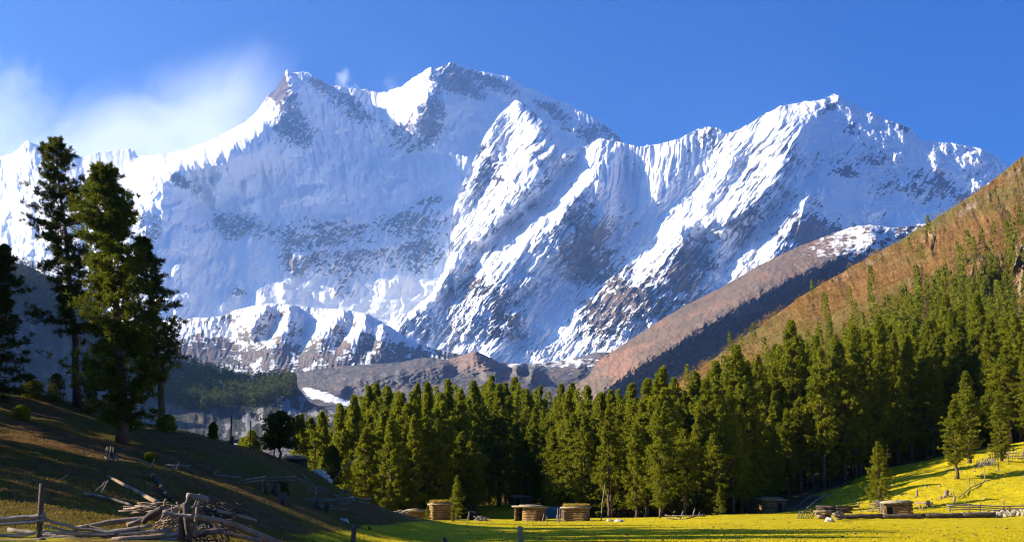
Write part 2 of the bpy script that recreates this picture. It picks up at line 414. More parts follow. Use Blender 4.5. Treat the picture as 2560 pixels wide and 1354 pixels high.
def B_attr(PX, PY, V, n):
    u, v = rot(PX, PY, 40)
    f1 = fbm(PX / 55, PY / 55, 61, 5, 0.6); f2 = fbm(u / 9, v / 34, 63, 4, 0.65)
    r = 0.09 + 0.42 * f1 + 0.85 * f2 + 0.85 * (0.52 - n[..., 2])
    r = r + 0.36 * blob(PX, PY, 1850, 430, 100, 100) + 0.26 * blob(PX, PY, 1230, 450, 80, 90) + 0.2 * blob(PX, PY, 1420, 480, 60, 60) + 0.25 * blob(PX, PY, 1570, 640, 140, 80, -35) + 0.36 * blob(PX, PY, 1510, 780, 110, 80, -30) + 0.36 * blob(PX, PY, 1225, 730, 60, 80, -30)
    for (cx, cy, rx, ry, dg, w) in ((1345, 300, 14, 60, -38, .5), (1215, 440, 50, 60, 0, .25), (1470, 560, 40, 70, -20, .45), (1445, 640, 50, 50, 0, .35), (1400, 590, 40, 40, 0, .3),
                                    (1480, 660, 60, 50, 0, .3), (1270, 800, 55, 55, 0, .42), (1175, 720, 35, 50, 20, .35), (1600, 750, 100, 70, 0, .42), (1480, 800, 60, 50, 0, .32),
                                    (1740, 640, 50, 60, -35, .5), (1860, 560, 60, 60, 0, .25), (1970, 350, 24, 60, 0, .35), (2020, 580, 45, 75, -30, .5), (2100, 600, 80, 50, 20, .5), (1980, 660, 50, 60, 0, .4),
                                    (2070, 265, 25, 20, 40, .45), (2100, 420, 60, 28, 15, .4), (2130, 330, 20, 60, -30, .38), (2260, 320, 30, 14, 35, .45), (2190, 390, 30, 24, 0, .35), (2310, 450, 60, 30, 20, .35), (2400, 490, 70, 40, 30, .4), (2240, 470, 60, 40, 20, .2),
                                    (1770, 340, 24, 30, 0, .3), (1720, 700, 80, 60, -30, .25), (1890, 450, 40, 50, 20, .2), (1700, 690, 30, 60, -30, .3)):
        r = r + 1.5 * w * blob(PX, PY, cx, cy, rx, ry, dg)
    for (cx, cy, rx, ry, dg, w) in ((1390, 800, 60, 70, 10, .7), (1600, 440, 110, 90, 0, .35), (1830, 720, 70, 80, 20, .5), (1150, 530, 45, 20, -15, .5), (2050, 330, 60, 60, 0, .15), (1780, 480, 160, 50, -40, .3),
                                    (1310, 885, 70, 20, 0, .6), (1060, 830, 80, 25, 10, .5), (1330, 640, 40, 60, 30, .3), (2150, 520, 60, 30, 0, .3)):
        r = r - w * blob(PX, PY, cx, cy, rx, ry, dg)
    return {'rock': r}
relief("snow_mountain", B_sky, B_foot, B_lines, 940, 2720, 1300, 520, B_disp, M_SNOW, B_attr, jag=(8, 26), base=base_b, back=(2200, 1500), seed=5, step=26, gain=0.62)

# ---- snow-dusted rounded hill
C_sky = [(250, 805, 6.0), (420, 800, 6.0), (560, 789, 6.0), (590, 774, 6.0), (640, 762, 6.05), (690, 757, 6.1), (740, 763, 6.1), (800, 770, 6.1), (860, 772, 6.05), (920, 784, 6.0), (960, 806, 5.9), (1010, 838, 5.8), (1060, 866, 5.7), (1150, 885, 5.7), (1300, 925, 5.7)]
C_foot = [(250, 990, 4.6), (700, 990, 4.6), (1000, 990, 4.7), (1300, 990, 4.9)]
C_lines = [
    [(575, 800, 6.0), (600, 850, 5.75), (620, 890, 5.4)],
    [(665, 768, 5.88), (640, 800, 5.72), (625, 830, 5.6)],
    [(700, 790, 5.98), (672, 840, 5.8)],
    [(722, 768, 5.85), (720, 800, 5.65), (700, 835, 5.5), (675, 862, 5.4)],
    [(765, 790, 5.98), (760, 840, 5.75), (750, 880, 5.45)],
    [(860, 780, 5.85), (835, 815, 5.65), (805, 850, 5.45), (780, 890, 5.2)],
    [(880, 815, 5.80), (845, 860, 5.6)],
    [(915, 790, 5.72), (895, 830, 5.50), (860, 875, 5.25), (820, 915, 5.0)],
    [(945, 825, 5.65), (920, 870, 5.45)],
    [(958, 815, 5.58), (950, 850, 5.4), (930, 890, 5.2)],
    [(1010, 860, 5.7), (1010, 900, 5.4)],
]
def C_disp(PX, PY):
    return -(14 * ridged(PX / 30, PY / 60, 71, 4) * (1 - sstep(PY, 860, 900)) + 20 * ridged(PX / 13 + PY / 60, PY / 34, 73, 3) + 26 * fbm(PX / 22, PY / 22, 72, 5, 0.6)) + 20
def C_attr(PX, PY, V, n):
    f = fbm(PX / 30, PY / 30, 74, 5, 0.65)
    r = 0.26 + 0.80 * f + 0.72 * sstep(PY, 806, 890) + 0.9 * (0.55 - n[..., 2])
    r = r + 0.25 * (1 - sstep(PX, 540, 590))
    return {'rock': r, 'soil': 0.35 + f}
relief("dusted_hill", C_sky, C_foot, C_lines, 250, 1300, 620, 190, C_disp, M_DUST, C_attr, jag=(3, 30), back=(800, 500), seed=8, step=24)

# ---- glacier valley with its moraines
D_sky = [(200, 945, 4.3), (700, 935, 4.3), (850, 915, 4.4), (1000, 905, 4.5), (1060, 893, 4.5), (1120, 898, 4.4), (1165, 884, 4.3), (1190, 877, 4.25), (1215, 888, 4.3), (1250, 906, 4.5), (1320, 908, 4.8), (1420, 900, 4.9), (1490, 880, 4.9), (1560, 880, 4.9), (1800, 880, 4.9)]
D_foot = [(200, 1180, 0.9), (700, 1180, 0.9), (1000, 1160, 1.0), (1800, 1120, 1.4)]
D_lines = [
    [(430, 1075, 1.8), (700, 1070, 1.8), (850, 1065, 1.8)],
    [(740, 1000, 2.9), (900, 1010, 2.7), (1100, 1010, 2.5)],
    [(820, 985, 3.2), (900, 950, 3.5), (1000, 928, 3.7), (1110, 915, 3.9)],
    [(870, 1000, 3.2), (1000, 975, 3.35), (1100, 960, 3.5), (1200, 940, 3.8)],
    [(1190, 890, 4.1), (1220, 920, 3.85), (1240, 930, 3.8)], [(1140, 925, 4.05), (1110, 910, 4.1)], [(1280, 925, 4.3), (1350, 940, 4.1)],
    [(1240, 940, 3.7), (1290, 920, 3.7), (1330, 935, 3.6), (1300, 980, 3.3)],
    [(1450, 910, 4.5), (1470, 960, 4.0)],
    [(1340, 960, 3.7), (1450, 985, 3.4)],
]
def D_disp(PX, PY):
    return -(12 + 46 * sstep(PY, 1000, 900)) * (fbm(PX / 26, PY / 14, 81, 5, 0.6) * 1.2 + 0.5 * ridged(PX / 50, PY / 30, 82, 3)) - 22 * fbm(PX / 8, PY / 4, 83, 4, 0.65) - 30 * ridged((PX + 2 * PY) / 40, PY / 60, 86, 3) * sstep(PY, 990, 940)
def D_attr(PX, PY, V, n):
    f = fbm(PX / 26, PY / 10, 84, 5, 0.65)
    r = 0.85 + 0.5 * f
    yl = 975 + (PX - 760) * 0.30
    strip = np.exp(-((PY - yl) / (7 + 0.05 * np.abs(PX - 860))) ** 2) * sstep(PX, 750, 775) * (1 - sstep(PX, 900, 960))
    r = r - 1.1 * strip
    r = r - 0.04 * sstep(PY, 1035, 1055) * (1 - sstep(PY, 1120, 1150))
    soil = 0.25 + 1.1 * f + 0.9 * blob(PX, PY, 1185, 900, 60, 26)
    r = r - 0.34 * np.exp(-((PY - 905 - 6 * f) / 16) ** 2) * sstep(PX, 1225, 1270) * (1 - sstep(PX, 1480, 1540))
    return {'rock': r, 'soil': soil}
relief("valley", D_sky, D_foot, D_lines, 200, 1800, 700, 220, D_disp, M_DUST, D_attr, jag=(2, 40), back=(500, 300), seed=12, step=30)

# ---- brown ridge on the right, far side of the side valley
Fk_sky = [(1400, 985, 3.2), (1470, 940, 3.3), (1495, 900, 3.4), (1520, 885, 3.45), (1600, 832, 3.6), (1700, 770, 3.8), (1800, 720, 3.95), (1900, 662, 4.1), (2000, 614, 4.25), (2060, 592, 4.3), (2130, 566, 4.35), (2180, 562, 4.4), (2240, 570, 4.4), (2300, 562, 4.45), (2400, 540, 4.5), (2600, 500, 4.6)]
Fk_foot = [(1400, 1080, 2.6), (1700, 1080, 2.9), (2000, 1000, 3.6), (2300, 900, 4.2), (2600, 850, 4.3)]
Fk_lines = [
    [(1490, 985, 2.95), (1540, 950, 3.0), (1620, 893, 3.08), (1700, 850, 3.15), (1760, 810, 3.25), (1820, 775, 3.35), (1900, 730, 3.5), (1985, 690, 3.65), (2060, 650, 3.8), (2150, 615, 4.0)],
    [(1560, 1010, 3.05), (1700, 930, 3.22), (1820, 860, 3.46), (1950, 790, 3.70), (2050, 730, 3.88)],
    [(1700, 1000, 3.08), (1850, 930, 3.42)],
    [(2180, 575, 4.2), (2190, 600, 4.05), (2170, 640, 3.95)],
]
def F_disp(PX, PY):
    u, v = rot(PX, PY, -40)
    return -(26 * fbm(u / 60, v / 26, 101, 5, 0.6) + 20 * fbm(PX / 18, PY / 14, 102, 6, 0.65)) + 5
def F_attr(PX, PY, V, n):
    f = fbm(PX / 20, PY / 14, 104, 5, 0.65); u, v = rot(PX, PY, -33)
    r = 0.95 + 0.5 * f - 0.40 * sstep(PX, 1900, 2110) * (1 - sstep(PY, 620, 690)) - 0.12 * blob(PX, PY, 2170, 600, 70, 60)
    soil = 0.28 + 0.8 * fbm(u / 70, v / 16, 106, 4) + 0.5 * blob(PX, PY, 1540, 900, 60, 40)
    return {'rock': r, 'soil': soil}
relief("brown_ridge", Fk_sky, Fk_foot, Fk_lines, 1400, 2600, 700, 200, F_disp, M_BROWN, F_attr, jag=(3, 30), back=(700, 400), seed=15, step=30)

# ---- dark wooded slope on the far left of the valley
M_WOODSLOPE = mountain_mat("wooded_slope", (0.19, 0.185, 0.185), (0.045, 0.05, 0.04), (0.06, 0.06, 0.045), (0.10, 0.08, 0.06), fine=0.06, bumpd=5)
H_sky = [(-300, 600, 2.6), (-100, 632, 2.6), (0, 645, 2.6), (80, 668, 2.6), (200, 742, 2.6), (300, 822, 2.6), (400, 888, 2.6), (470, 908, 2.5), (560, 938, 2.4), (620, 958, 2.35), (690, 950, 2.3), (735, 955, 2.25), (750, 975, 2.2), (775, 1004, 2.1), (850, 1036, 1.9), (900, 1055, 1.8)]
H_foot = [(-300, 1150, 1.4), (400, 1120, 1.4), (700, 1085, 1.5), (900, 1075, 1.6)]
H_lines = [[(500, 985, 2.0), (620, 1005, 1.95), (700, 1000, 1.95), (740, 985, 2.1)], [(660, 975, 2.1), (720, 970, 2.1)], [(560, 1040, 1.85), (640, 1045, 1.85), (740, 1048, 1.85)], [(200, 900, 2.1), (300, 980, 1.9)]]
def H_disp(PX, PY):
    return -(18 * fbm(PX / 40, PY / 30, 111, 5, 0.55) + 14 * ridged(PX / 22, PY / 60, 112, 3) * sstep(PY, 960, 1000)) + 8
def H_attr(PX, PY, V, n):
    cliff = sstep(PY, 968 + 60 * sstep(PX, 740, 560), 1000 + 60 * sstep(PX, 740, 560)) * sstep(PX, 430, 640)
    f = fbm(PX / 30, PY / 40, 114, 4)
    return {'rock': 1.0 - 0.75 * cliff * sstep(f, -0.25, 0.2), 'soil': 0.3 + f}
relH = relief("wooded_slope", H_sky, H_foot, H_lines, -300, 900, 420, 150, H_disp, M_WOODSLOPE, H_attr, jag=(3, 40), back=(400, 300), seed=21, step=34)

# ---- the high wall that closes the valley on the left, beyond the frame; its shade lies over the valley
def valley_wall():
    yy = np.linspace(1150, 8200, 170)[:, None]; t = np.linspace(0, 1, 70)[None]
    crest = np.interp(yy, [1150, 1500, 2300, 4000, 6000, 8200], [60, 340, 700, 1000, 1550, 1900])
    foot = np.interp(yy, [1150, 2300, 4000, 6000, 8200], [-60, -20, 150, 350, 500])
    x0 = -0.40 * yy - 60; x1 = -0.62 * yy - 60; x2 = -0.95 * yy - 60
    X = np.where(t < .5, x0 + (x1 - x0) * t * 2, x1 + (x2 - x1) * (t - .5) * 2)
    Z = np.where(t < .5, foot + (crest - foot) * (t * 2) ** .85, crest + (foot - crest) * (t - .5) * 2)
    k = np.minimum(1, np.minimum(t, 1 - t) * 5)
    Z = Z + k * (130 * ridged(X / 500 + 0 * yy, yy / 420, 401, 5) - 60); Y = yy + 0 * t
    f = fbm(X / 200, Y / 200, 403, 5)
    me = mesh_np("valley_wall", np.stack([X, Y, Z], -1).reshape(-1, 3), grid_faces(*X.shape), True, {'rock': 0.9 + 0.4 * f - 0.6 * sstep(Z, 1000, 1500), 'soil': 0.3 + f})
    structure(link("valley_wall", me, M_WOODSLOPE))
valley_wall()

# ---- steep autumn hillside on the right
def hill_mat():
    m, nt = new_mat("autumn_hillside")
    p = pos_n(nt)
    n1 = noise_n(nt, p, 0.05, 6, 0.65); n2 = noise_n(nt, p, 0.012, 4, 0.6); n3 = noise_n(nt, p, 0.35, 4, 0.7)
    c = mixc(nt, smooth(nt, n1, 0.35, 0.65), (0.14, 0.068, 0.024), (0.21, 0.112, 0.038))
    c = mixc(nt, smooth(nt, n2, 0.45, 0.65), c, (0.115, 0.098, 0.03))
    c = mixc(nt, smooth(nt, n3, 0.52, 0.7), c, (0.075, 0.05, 0.02))
    rk = mixc(nt, smooth(nt, n1, 0.3, 0.7), (0.15, 0.10, 0.065), (0.30, 0.21, 0.14))
    c = mixc(nt, smooth(nt, attr_n(nt, 'rock'), 0.4, 0.6), c, rk)
    out(nt, bsdf(nt, c, 0.95, 0.05, bump(nt, math_n(nt, 'ADD', n3, math_n(nt, 'MULTIPLY', n1, 2.0)), 2.2, 0.8)))
    return m
G_sky = [(1380, 1090, 0.60), (1600, 1015, 0.64), (1700, 955, 0.66), (1800, 884, 0.70), (1900, 815, 0.74), (2000, 742, 0.78), (2070, 700, 0.80), (2150, 655, 0.83), (2250, 600, 0.86), (2330, 552, 0.88), (2400, 508, 0.90), (2470, 460, 0.92), (2560, 388, 0.95), (2700, 300, 1.0), (2900, 230, 1.05)]
G_foot = [(1380, 1180, 0.36), (1700, 1180, 0.36), (2000, 1180, 0.36), (2300, 1150, 0.36), (2560, 1140, 0.36), (2900, 1120, 0.36)]
G_lines = [[(1900, 900, 0.60), (2100, 800, 0.63), (2300, 700, 0.68), (2450, 620, 0.73), (2560, 560, 0.78)], [(1800, 1000, 0.50), (2100, 920, 0.50), (2400, 830, 0.50), (2560, 780, 0.51)],
           [(2430, 650, 0.70), (2450, 690, 0.645), (2455, 735, 0.62)], [(2500, 700, 0.69), (2500, 745, 0.66)], [(2545, 600, 0.72), (2550, 660, 0.66), (2560, 720, 0.63)],
           [(2290, 640, 0.78), (2310, 690, 0.71)], [(2160, 670, 0.81), (2120, 740, 0.73), (2080, 800, 0.67)]]
def G_disp(PX, PY):
    rk = np.clip(blob(PX, PY, 2445, 700, 36, 50) + blob(PX, PY, 2552, 670, 30, 80) + 0.7 * blob(PX, PY, 2300, 760, 30, 24) + 0.5 * blob(PX, PY, 2330, 600, 30, 30), 0, 1.2)
    u, v = rot(PX, PY, 10)
    u2, v2 = rot(PX, PY, -22)
    return -(8 * ridged(u2 / 46, v2 / 170, 126, 4, 0.55) + 9 * fbm(PX / 60, PY / 45, 121, 5, 0.6) + 2.5 * fbm(PX / 12, PY / 10, 122, 4, 0.6) + rk * (34 * ridged(u / 22, v / 90, 123, 4) - 8)) 
def G_attr(PX, PY, V, n):
    f = fbm(PX / 18, PY / 18, 124, 4, 0.6)
    r = 0.05 + 0.5 * f
    for (cx, cy, rx, ry, dg, w) in ((2445, 700, 36, 52, 0, .8), (2552, 670, 32, 90, 0, .8), (2300, 765, 32, 26, 0, .7), (2110, 690, 60, 16, -30, .5), (2330, 590, 50, 22, -30, .4), (2425, 520, 60, 16, -35, .5), (2530, 440, 50, 22, -40, .5), (2200, 640, 50, 14, -32, .45), (2300, 660, 40, 30, 0, .3)):
        r = r + w * blob(PX, PY, cx, cy, rx, ry, dg)
    return {'rock': r}
relG = relief("autumn_hillside", G_sky, G_foot, G_lines, 1380, 2900, 760, 300, G_disp, hill_mat(), G_attr, jag=(6, 40), back=(160, 60), seed=25, step=40)

# ------------------------------------------------------------------ near ground
g_ctrl = []
def gc(px, py, d):
    x, y, z = P3(px, py, d); g_ctrl.append((float(x), float(y), float(z)))
def gz(px, d, z):
    g_ctrl.append((float(ray(px, 1250)[0] * d), float(d), float(z)))
for q in ((0, 0, .55), (-12, 4, .8), (14, 4, .4), (-10, 18, .95), (0, 20, .55), (12, 20, .2), (25, 30, 0), (-6, 30, .85), (2, 34, .45), (8, 42, .1), (-30, 25, 1.8), (-60, 30, 3.5), (45, 40, 0), (0, -40, .4), (60, -30, 0), (-60, -30, 3)):
    g_ctrl.append(q)
for q in ((0, 1356, 36.5), (150, 1358, 36.5), (300, 1356, 36.5), (450, 1356, 37.5), (600, 1352, 46), (690, 1347, 58), (-300, 1350, 36),
          (0, 1165, 57), (120, 1205, 55), (220, 1245, 52), (330, 1282, 49), (440, 1312, 47), (540, 1333, 52), (-250, 1090, 60), (-600, 1000, 62),
          (0, 1270, 45), (150, 1290, 44), (300, 1310, 43), (-250, 1230, 45),
          (60, 1135, 75), (200, 1155, 68), (300, 1120, 86), (180, 1012, 104), (250, 1050, 101), (0, 978, 102), (100, 990, 103), (-200, 915, 104), (-500, 850, 104), (-900, 780, 104),
          (330, 1068, 98), (400, 1075, 98), (480, 1086, 98), (560, 1104, 100), (625, 1131, 103), (690, 1150, 106), (760, 1170, 109), (840, 1210, 113), (900, 1245, 119), (960, 1280, 126), (1040, 1301, 138),
          (420, 1180, 76), (500, 1205, 74), (600, 1250, 75), (700, 1232, 88), (800, 1262, 95), (650, 1312, 71), (850, 1305, 95), (960, 1308, 112), (300, 1225, 62), (380, 1260, 58), (480, 1290, 57), (150, 1090, 85)):
    gc(*q)
for q in ((-600, 165, 8), (-200, 165, 6), (100, 160, 3), (300, 150, 1.5), (500, 145, 1), (640, 145, .8), (740, 140, 1.6), (800, 150, .4), (600, 220, -14), (200, 250, -25), (-300, 300, -30), (0, 420, -62), (600, 420, -62), (900, 420, -62), (1280, 430, -55), (1600, 430, -40),
          (760, 185, -3), (900, 180, -1), (880, 230, -5), (1000, 172, .1), (1000, 230, .2), (1050, 300, -6), (1280, 222, 1.3), (1280, 320, -3), (1600, 225, 2), (1600, 320, 3), (1900, 188, .7), (1930, 212, 2.2), (1930, 320, 9), (2100, 190, 2.6), (2100, 228, 6), (2300, 190, 5.2), (2300, 215, 7.2), (2300, 250, 10), (2450, 215, 9.4), (2450, 195, 7.2),
          (2560, 208, 8.6), (2560, 184, 5.4), (2560, 163, 2.2), (2480, 163, 1.6), (2400, 172, 2.6), (2300, 166, 1.2), (2200, 172, 1.3), (2120, 170, .9), (2700, 150, 1), (2700, 200, 9), (3000, 180, 8), (3000, 250, 22), (2560, 320, 24), (2300, 340, 19), (2900, 340, 36), (2600, 430, 20), (2100, 430, -5), (2100, 300, 12),
          (2560, 150, .45), (2400, 148, .35), (2250, 152, .3), (2080, 158, .3), (1870, 165, .75), (1760, 160, .5), (1650, 152, -.15), (1550, 165, .15), (1400, 170, .15), (1200, 165, .05), (1060, 150, .1)):
    gz(*q)
for y in (62, 80, 100, 120, 140):
    for x in (-8, 0, 8, 16, 26, 40, 60):
        if x > -8 or y in (80,): g_ctrl.append((x, y, 0.0 if y > 60 else 0.15 if x < 0 else 0))
g_ctrl = np.array(g_ctrl)
GR = RBF(g_ctrl[:, :2], g_ctrl[:, 2], c=3.0, lam=0.05)
def ground(x, y):
    x = np.asarray(x, float); y = np.asarray(y, float)
    z = GR(x, y)
    hill = sstep(z, 0.5, 3.0)
    z = z + 0.07 * fbm(x / 9, y / 9, 201, 3) + 0.025 * fbm(x / 1.6, y / 1.6, 203, 3) + hill * (0.45 * fbm(x / 7, y / 7, 205, 4) + 0.10 * fbm(x / 1.2, y / 1.2, 206, 3))
    return np.maximum(z, -63.0)
def gxy(px, d):
    return float(ray(px, 1250)[0] * d), float(d)
def gp(px, d, dz=0.0):
    x, y = gxy(px, d); return Vector((x, y, float(ground(x, y)) + dz))

def ground_mat():
    m, nt = new_mat("meadow_grass")
    p = pos_n(nt)
    n1 = noise_n(nt, p, 0.16, 5, 0.6); n2 = noise_n(nt, p, 1.3, 5, 0.65); n3 = noise_n(nt, p, 7.0, 4, 0.7); n4 = noise_n(nt, stretch(nt, p, (0.5, 1.6, 1)), 0.6, 4, 0.6)
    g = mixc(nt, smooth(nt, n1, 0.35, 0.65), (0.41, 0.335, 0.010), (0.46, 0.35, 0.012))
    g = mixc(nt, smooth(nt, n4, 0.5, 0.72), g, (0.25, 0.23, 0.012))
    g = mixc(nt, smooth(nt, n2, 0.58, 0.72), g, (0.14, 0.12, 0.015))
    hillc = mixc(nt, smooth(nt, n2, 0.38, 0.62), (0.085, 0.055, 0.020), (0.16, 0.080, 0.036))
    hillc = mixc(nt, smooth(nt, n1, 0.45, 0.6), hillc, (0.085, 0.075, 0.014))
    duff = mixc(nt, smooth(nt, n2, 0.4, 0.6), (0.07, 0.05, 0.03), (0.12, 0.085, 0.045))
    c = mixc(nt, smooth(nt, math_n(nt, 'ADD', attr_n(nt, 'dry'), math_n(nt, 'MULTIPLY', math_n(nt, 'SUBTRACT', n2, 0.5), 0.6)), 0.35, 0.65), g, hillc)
    c = mixc(nt, smooth(nt, math_n(nt, 'ADD', attr_n(nt, 'duff'), math_n(nt, 'MULTIPLY', math_n(nt, 'SUBTRACT', n2, 0.5), 0.8)), 0.4, 0.6), c, duff)
    c = mixc(nt, smooth(nt, n3, 0.55, 0.75), c, mixc(nt, 0.35, c, (0.04, 0.035, 0.01)))
    h = math_n(nt, 'ADD', n3, math_n(nt, 'MULTIPLY', n2, 1.5))
    out(nt, bsdf(nt, c, 0.95, 0.04, bump(nt, h, 0.12, 0.8)))
    return m
M_GROUND = ground_mat()
# front edge of the forest (distance for each photo column)
FE = [(700, 215), (800, 185), (860, 176), (1000, 176), (1180, 188), (1200, 225), (1360, 225), (1400, 190), (1500, 180), (1650, 172), (1850, 182), (1950, 212), (2080, 214), (2200, 228), (2400, 236), (2560, 222), (2800, 215)]
def front(px): return np.interp(px, [q[0] for q in FE], [q[1] for q in FE])
ang = np.radians(np.concatenate([np.linspace(-80, -24, 60)[:-1], np.linspace(-24, 24, 620), np.linspace(24, 75, 50)[1:]]))
dd = np.concatenate([np.linspace(-25, 4, 14)[:-1], np.geomspace(4, 34, 50)[:-1], np.linspace(34, 240, 520), np.geomspace(240, 460, 60)[1:]])
Xg = np.where(dd[:, None] > 4, np.tan(ang)[None] * np.maximum(dd[:, None], 4), np.tan(ang)[None] * 4 * (1 + (4 - dd[:, None]) * 0.4))
Yg = np.repeat(dd[:, None], len(ang), 1)
Zg = ground(Xg, Yg)
pxg = CX + F * Xg / np.maximum(Yg, 1) * 1.013
left = sstep(-(pxg - 1040) / 400 - np.maximum(0, (Yg - 135) / 60), -0.1, 0.15)
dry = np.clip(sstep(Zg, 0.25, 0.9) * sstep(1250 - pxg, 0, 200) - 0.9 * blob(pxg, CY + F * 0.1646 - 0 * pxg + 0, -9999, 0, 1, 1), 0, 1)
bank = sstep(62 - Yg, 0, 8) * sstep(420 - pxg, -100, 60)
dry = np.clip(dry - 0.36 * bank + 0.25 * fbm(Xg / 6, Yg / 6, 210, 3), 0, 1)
duff = sstep(Yg - front(pxg), -10, 2) * (1 - blob(pxg, Yg, 1280, 222, 110, 22)) 
duff = np.clip(duff + 0.8 * blob(pxg, Yg, 1985, 196, 110, 16), 0, 1) * sstep(pxg, 690, 800) * (1 - 0.95 * sstep(pxg, 2120, 2200) * sstep(232 - Yg, 0, 10))
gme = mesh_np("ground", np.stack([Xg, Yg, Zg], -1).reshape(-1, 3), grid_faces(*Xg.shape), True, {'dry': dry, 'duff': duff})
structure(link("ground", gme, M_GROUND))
s_ = 70000.0
pl = mesh_np("plain", np.array([(-s_, -s_, -64), (s_, -s_, -64), (s_, s_, -64), (-s_, s_, -64)]), np.array([[0, 1, 2, 3]]), False, {'rock': np.ones(4), 'soil': np.zeros(4)})
structure(link("plain", pl, M_DUST))

# ------------------------------------------------------------------ plants
def leaf_mat(name, ca, cb_, trans=0.35, yel=None):
    m, nt = new_mat(name)
    oi = nt.nodes.new('ShaderNodeObjectInfo')
    p = nt.nodes.new('ShaderNodeTexCoord').outputs['Object']
    n1 = noise_n(nt, p, 0.9, 3, 0.6); n2 = noise_n(nt, p, 5.0, 2, 0.6)
    c = mixc(nt, smooth(nt, n1, 0.35, 0.65), ca, cb_)
    c = mixc(nt, math_n(nt, 'MULTIPLY', oi.outputs['Random'], 0.55), c, yel or tuple(q * 0.55 for q in ca))
    c = mixc(nt, smooth(nt, n2, 0.5, 0.75), c, tuple(q * 1.9 for q in cb_))  # scattered lighter tufts: sunlit highlights painted into the leaf colour
    d = nt.nodes.new('ShaderNodeBsdfDiffuse'); L(nt, c, d.inputs['Color'])
    t = nt.nodes.new('ShaderNodeBsdfTranslucent'); L(nt, mixc(nt, 0.5, c, (0.22, 0.25, 0.015)), t.inputs['Color'])
    mx = nt.nodes.new('ShaderNodeMixShader'); mx.inputs[0].default_value = trans
    L(nt, d.outputs[0], mx.inputs[1]); L(nt, t.outputs[0], mx.inputs[2]); out(nt, mx.outputs[0])
    return m
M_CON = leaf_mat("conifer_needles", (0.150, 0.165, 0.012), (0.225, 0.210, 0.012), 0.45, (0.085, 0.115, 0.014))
M_SHADECON = leaf_mat("shaded_conifer_needles", (0.040, 0.050, 0.014), (0.060, 0.066, 0.014), 0.25)  # low albedo: shade on the left hill's plants is put into the colour
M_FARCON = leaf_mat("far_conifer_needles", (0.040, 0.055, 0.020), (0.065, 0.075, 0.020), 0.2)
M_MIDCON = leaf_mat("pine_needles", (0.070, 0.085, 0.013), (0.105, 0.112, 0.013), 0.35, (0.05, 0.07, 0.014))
M_SHRUB = leaf_mat("autumn_twigs", (0.24, 0.115, 0.035), (0.34, 0.19, 0.06), 0.3, (0.16, 0.11, 0.04))
def wood_mat(name, a, b, sc=6.0):
    m, nt = new_mat(name)
    p = nt.nodes.new('ShaderNodeTexCoord').outputs['Object']
    oi = nt.nodes.new('ShaderNodeObjectInfo')
    n1 = noise_n(nt, p, sc, 5, 0.65); n2 = noise_n(nt, p, sc * 0.25, 3, 0.6)
    c = mixc(nt, smooth(nt, n1, 0.35, 0.65), a, b)
    c = mixc(nt, smooth(nt, n2, 0.4, 0.7), c, tuple(q * 0.6 for q in a))
    c = mixc(nt, math_n(nt, 'MULTIPLY', oi.outputs['Random'], 0.5), c, tuple(q * 0.55 for q in b))
    out(nt, bsdf(nt, c, 0.85, 0.15, bump(nt, n1, 0.03, 0.8)))
    return m
M_BARK = wood_mat("bark", (0.085, 0.055, 0.038), (0.16, 0.10, 0.07), 3.0)
M_LOG = wood_mat("weathered_log", (0.20, 0.135, 0.09), (0.34, 0.26, 0.19), 5.0)
M_GREYLOG = wood_mat("grey_log", (0.19, 0.155, 0.12), (0.34, 0.29, 0.24), 5.0)
M_DARKLOG = wood_mat("dark_log", (0.06, 0.045, 0.035), (0.13, 0.10, 0.08), 5.0)
M_PLANK = wood_mat("hut_timber", (0.21, 0.125, 0.05), (0.33, 0.205, 0.09), 4.0)
M_BLACK = new_mat("black_cover_and_door_shade"); out(M_BLACK[1], bsdf(M_BLACK[1], (0.012, 0.010, 0.008))); M_BLACK = M_BLACK[0]  # black of the heap's cover; also the painted shade of door openings

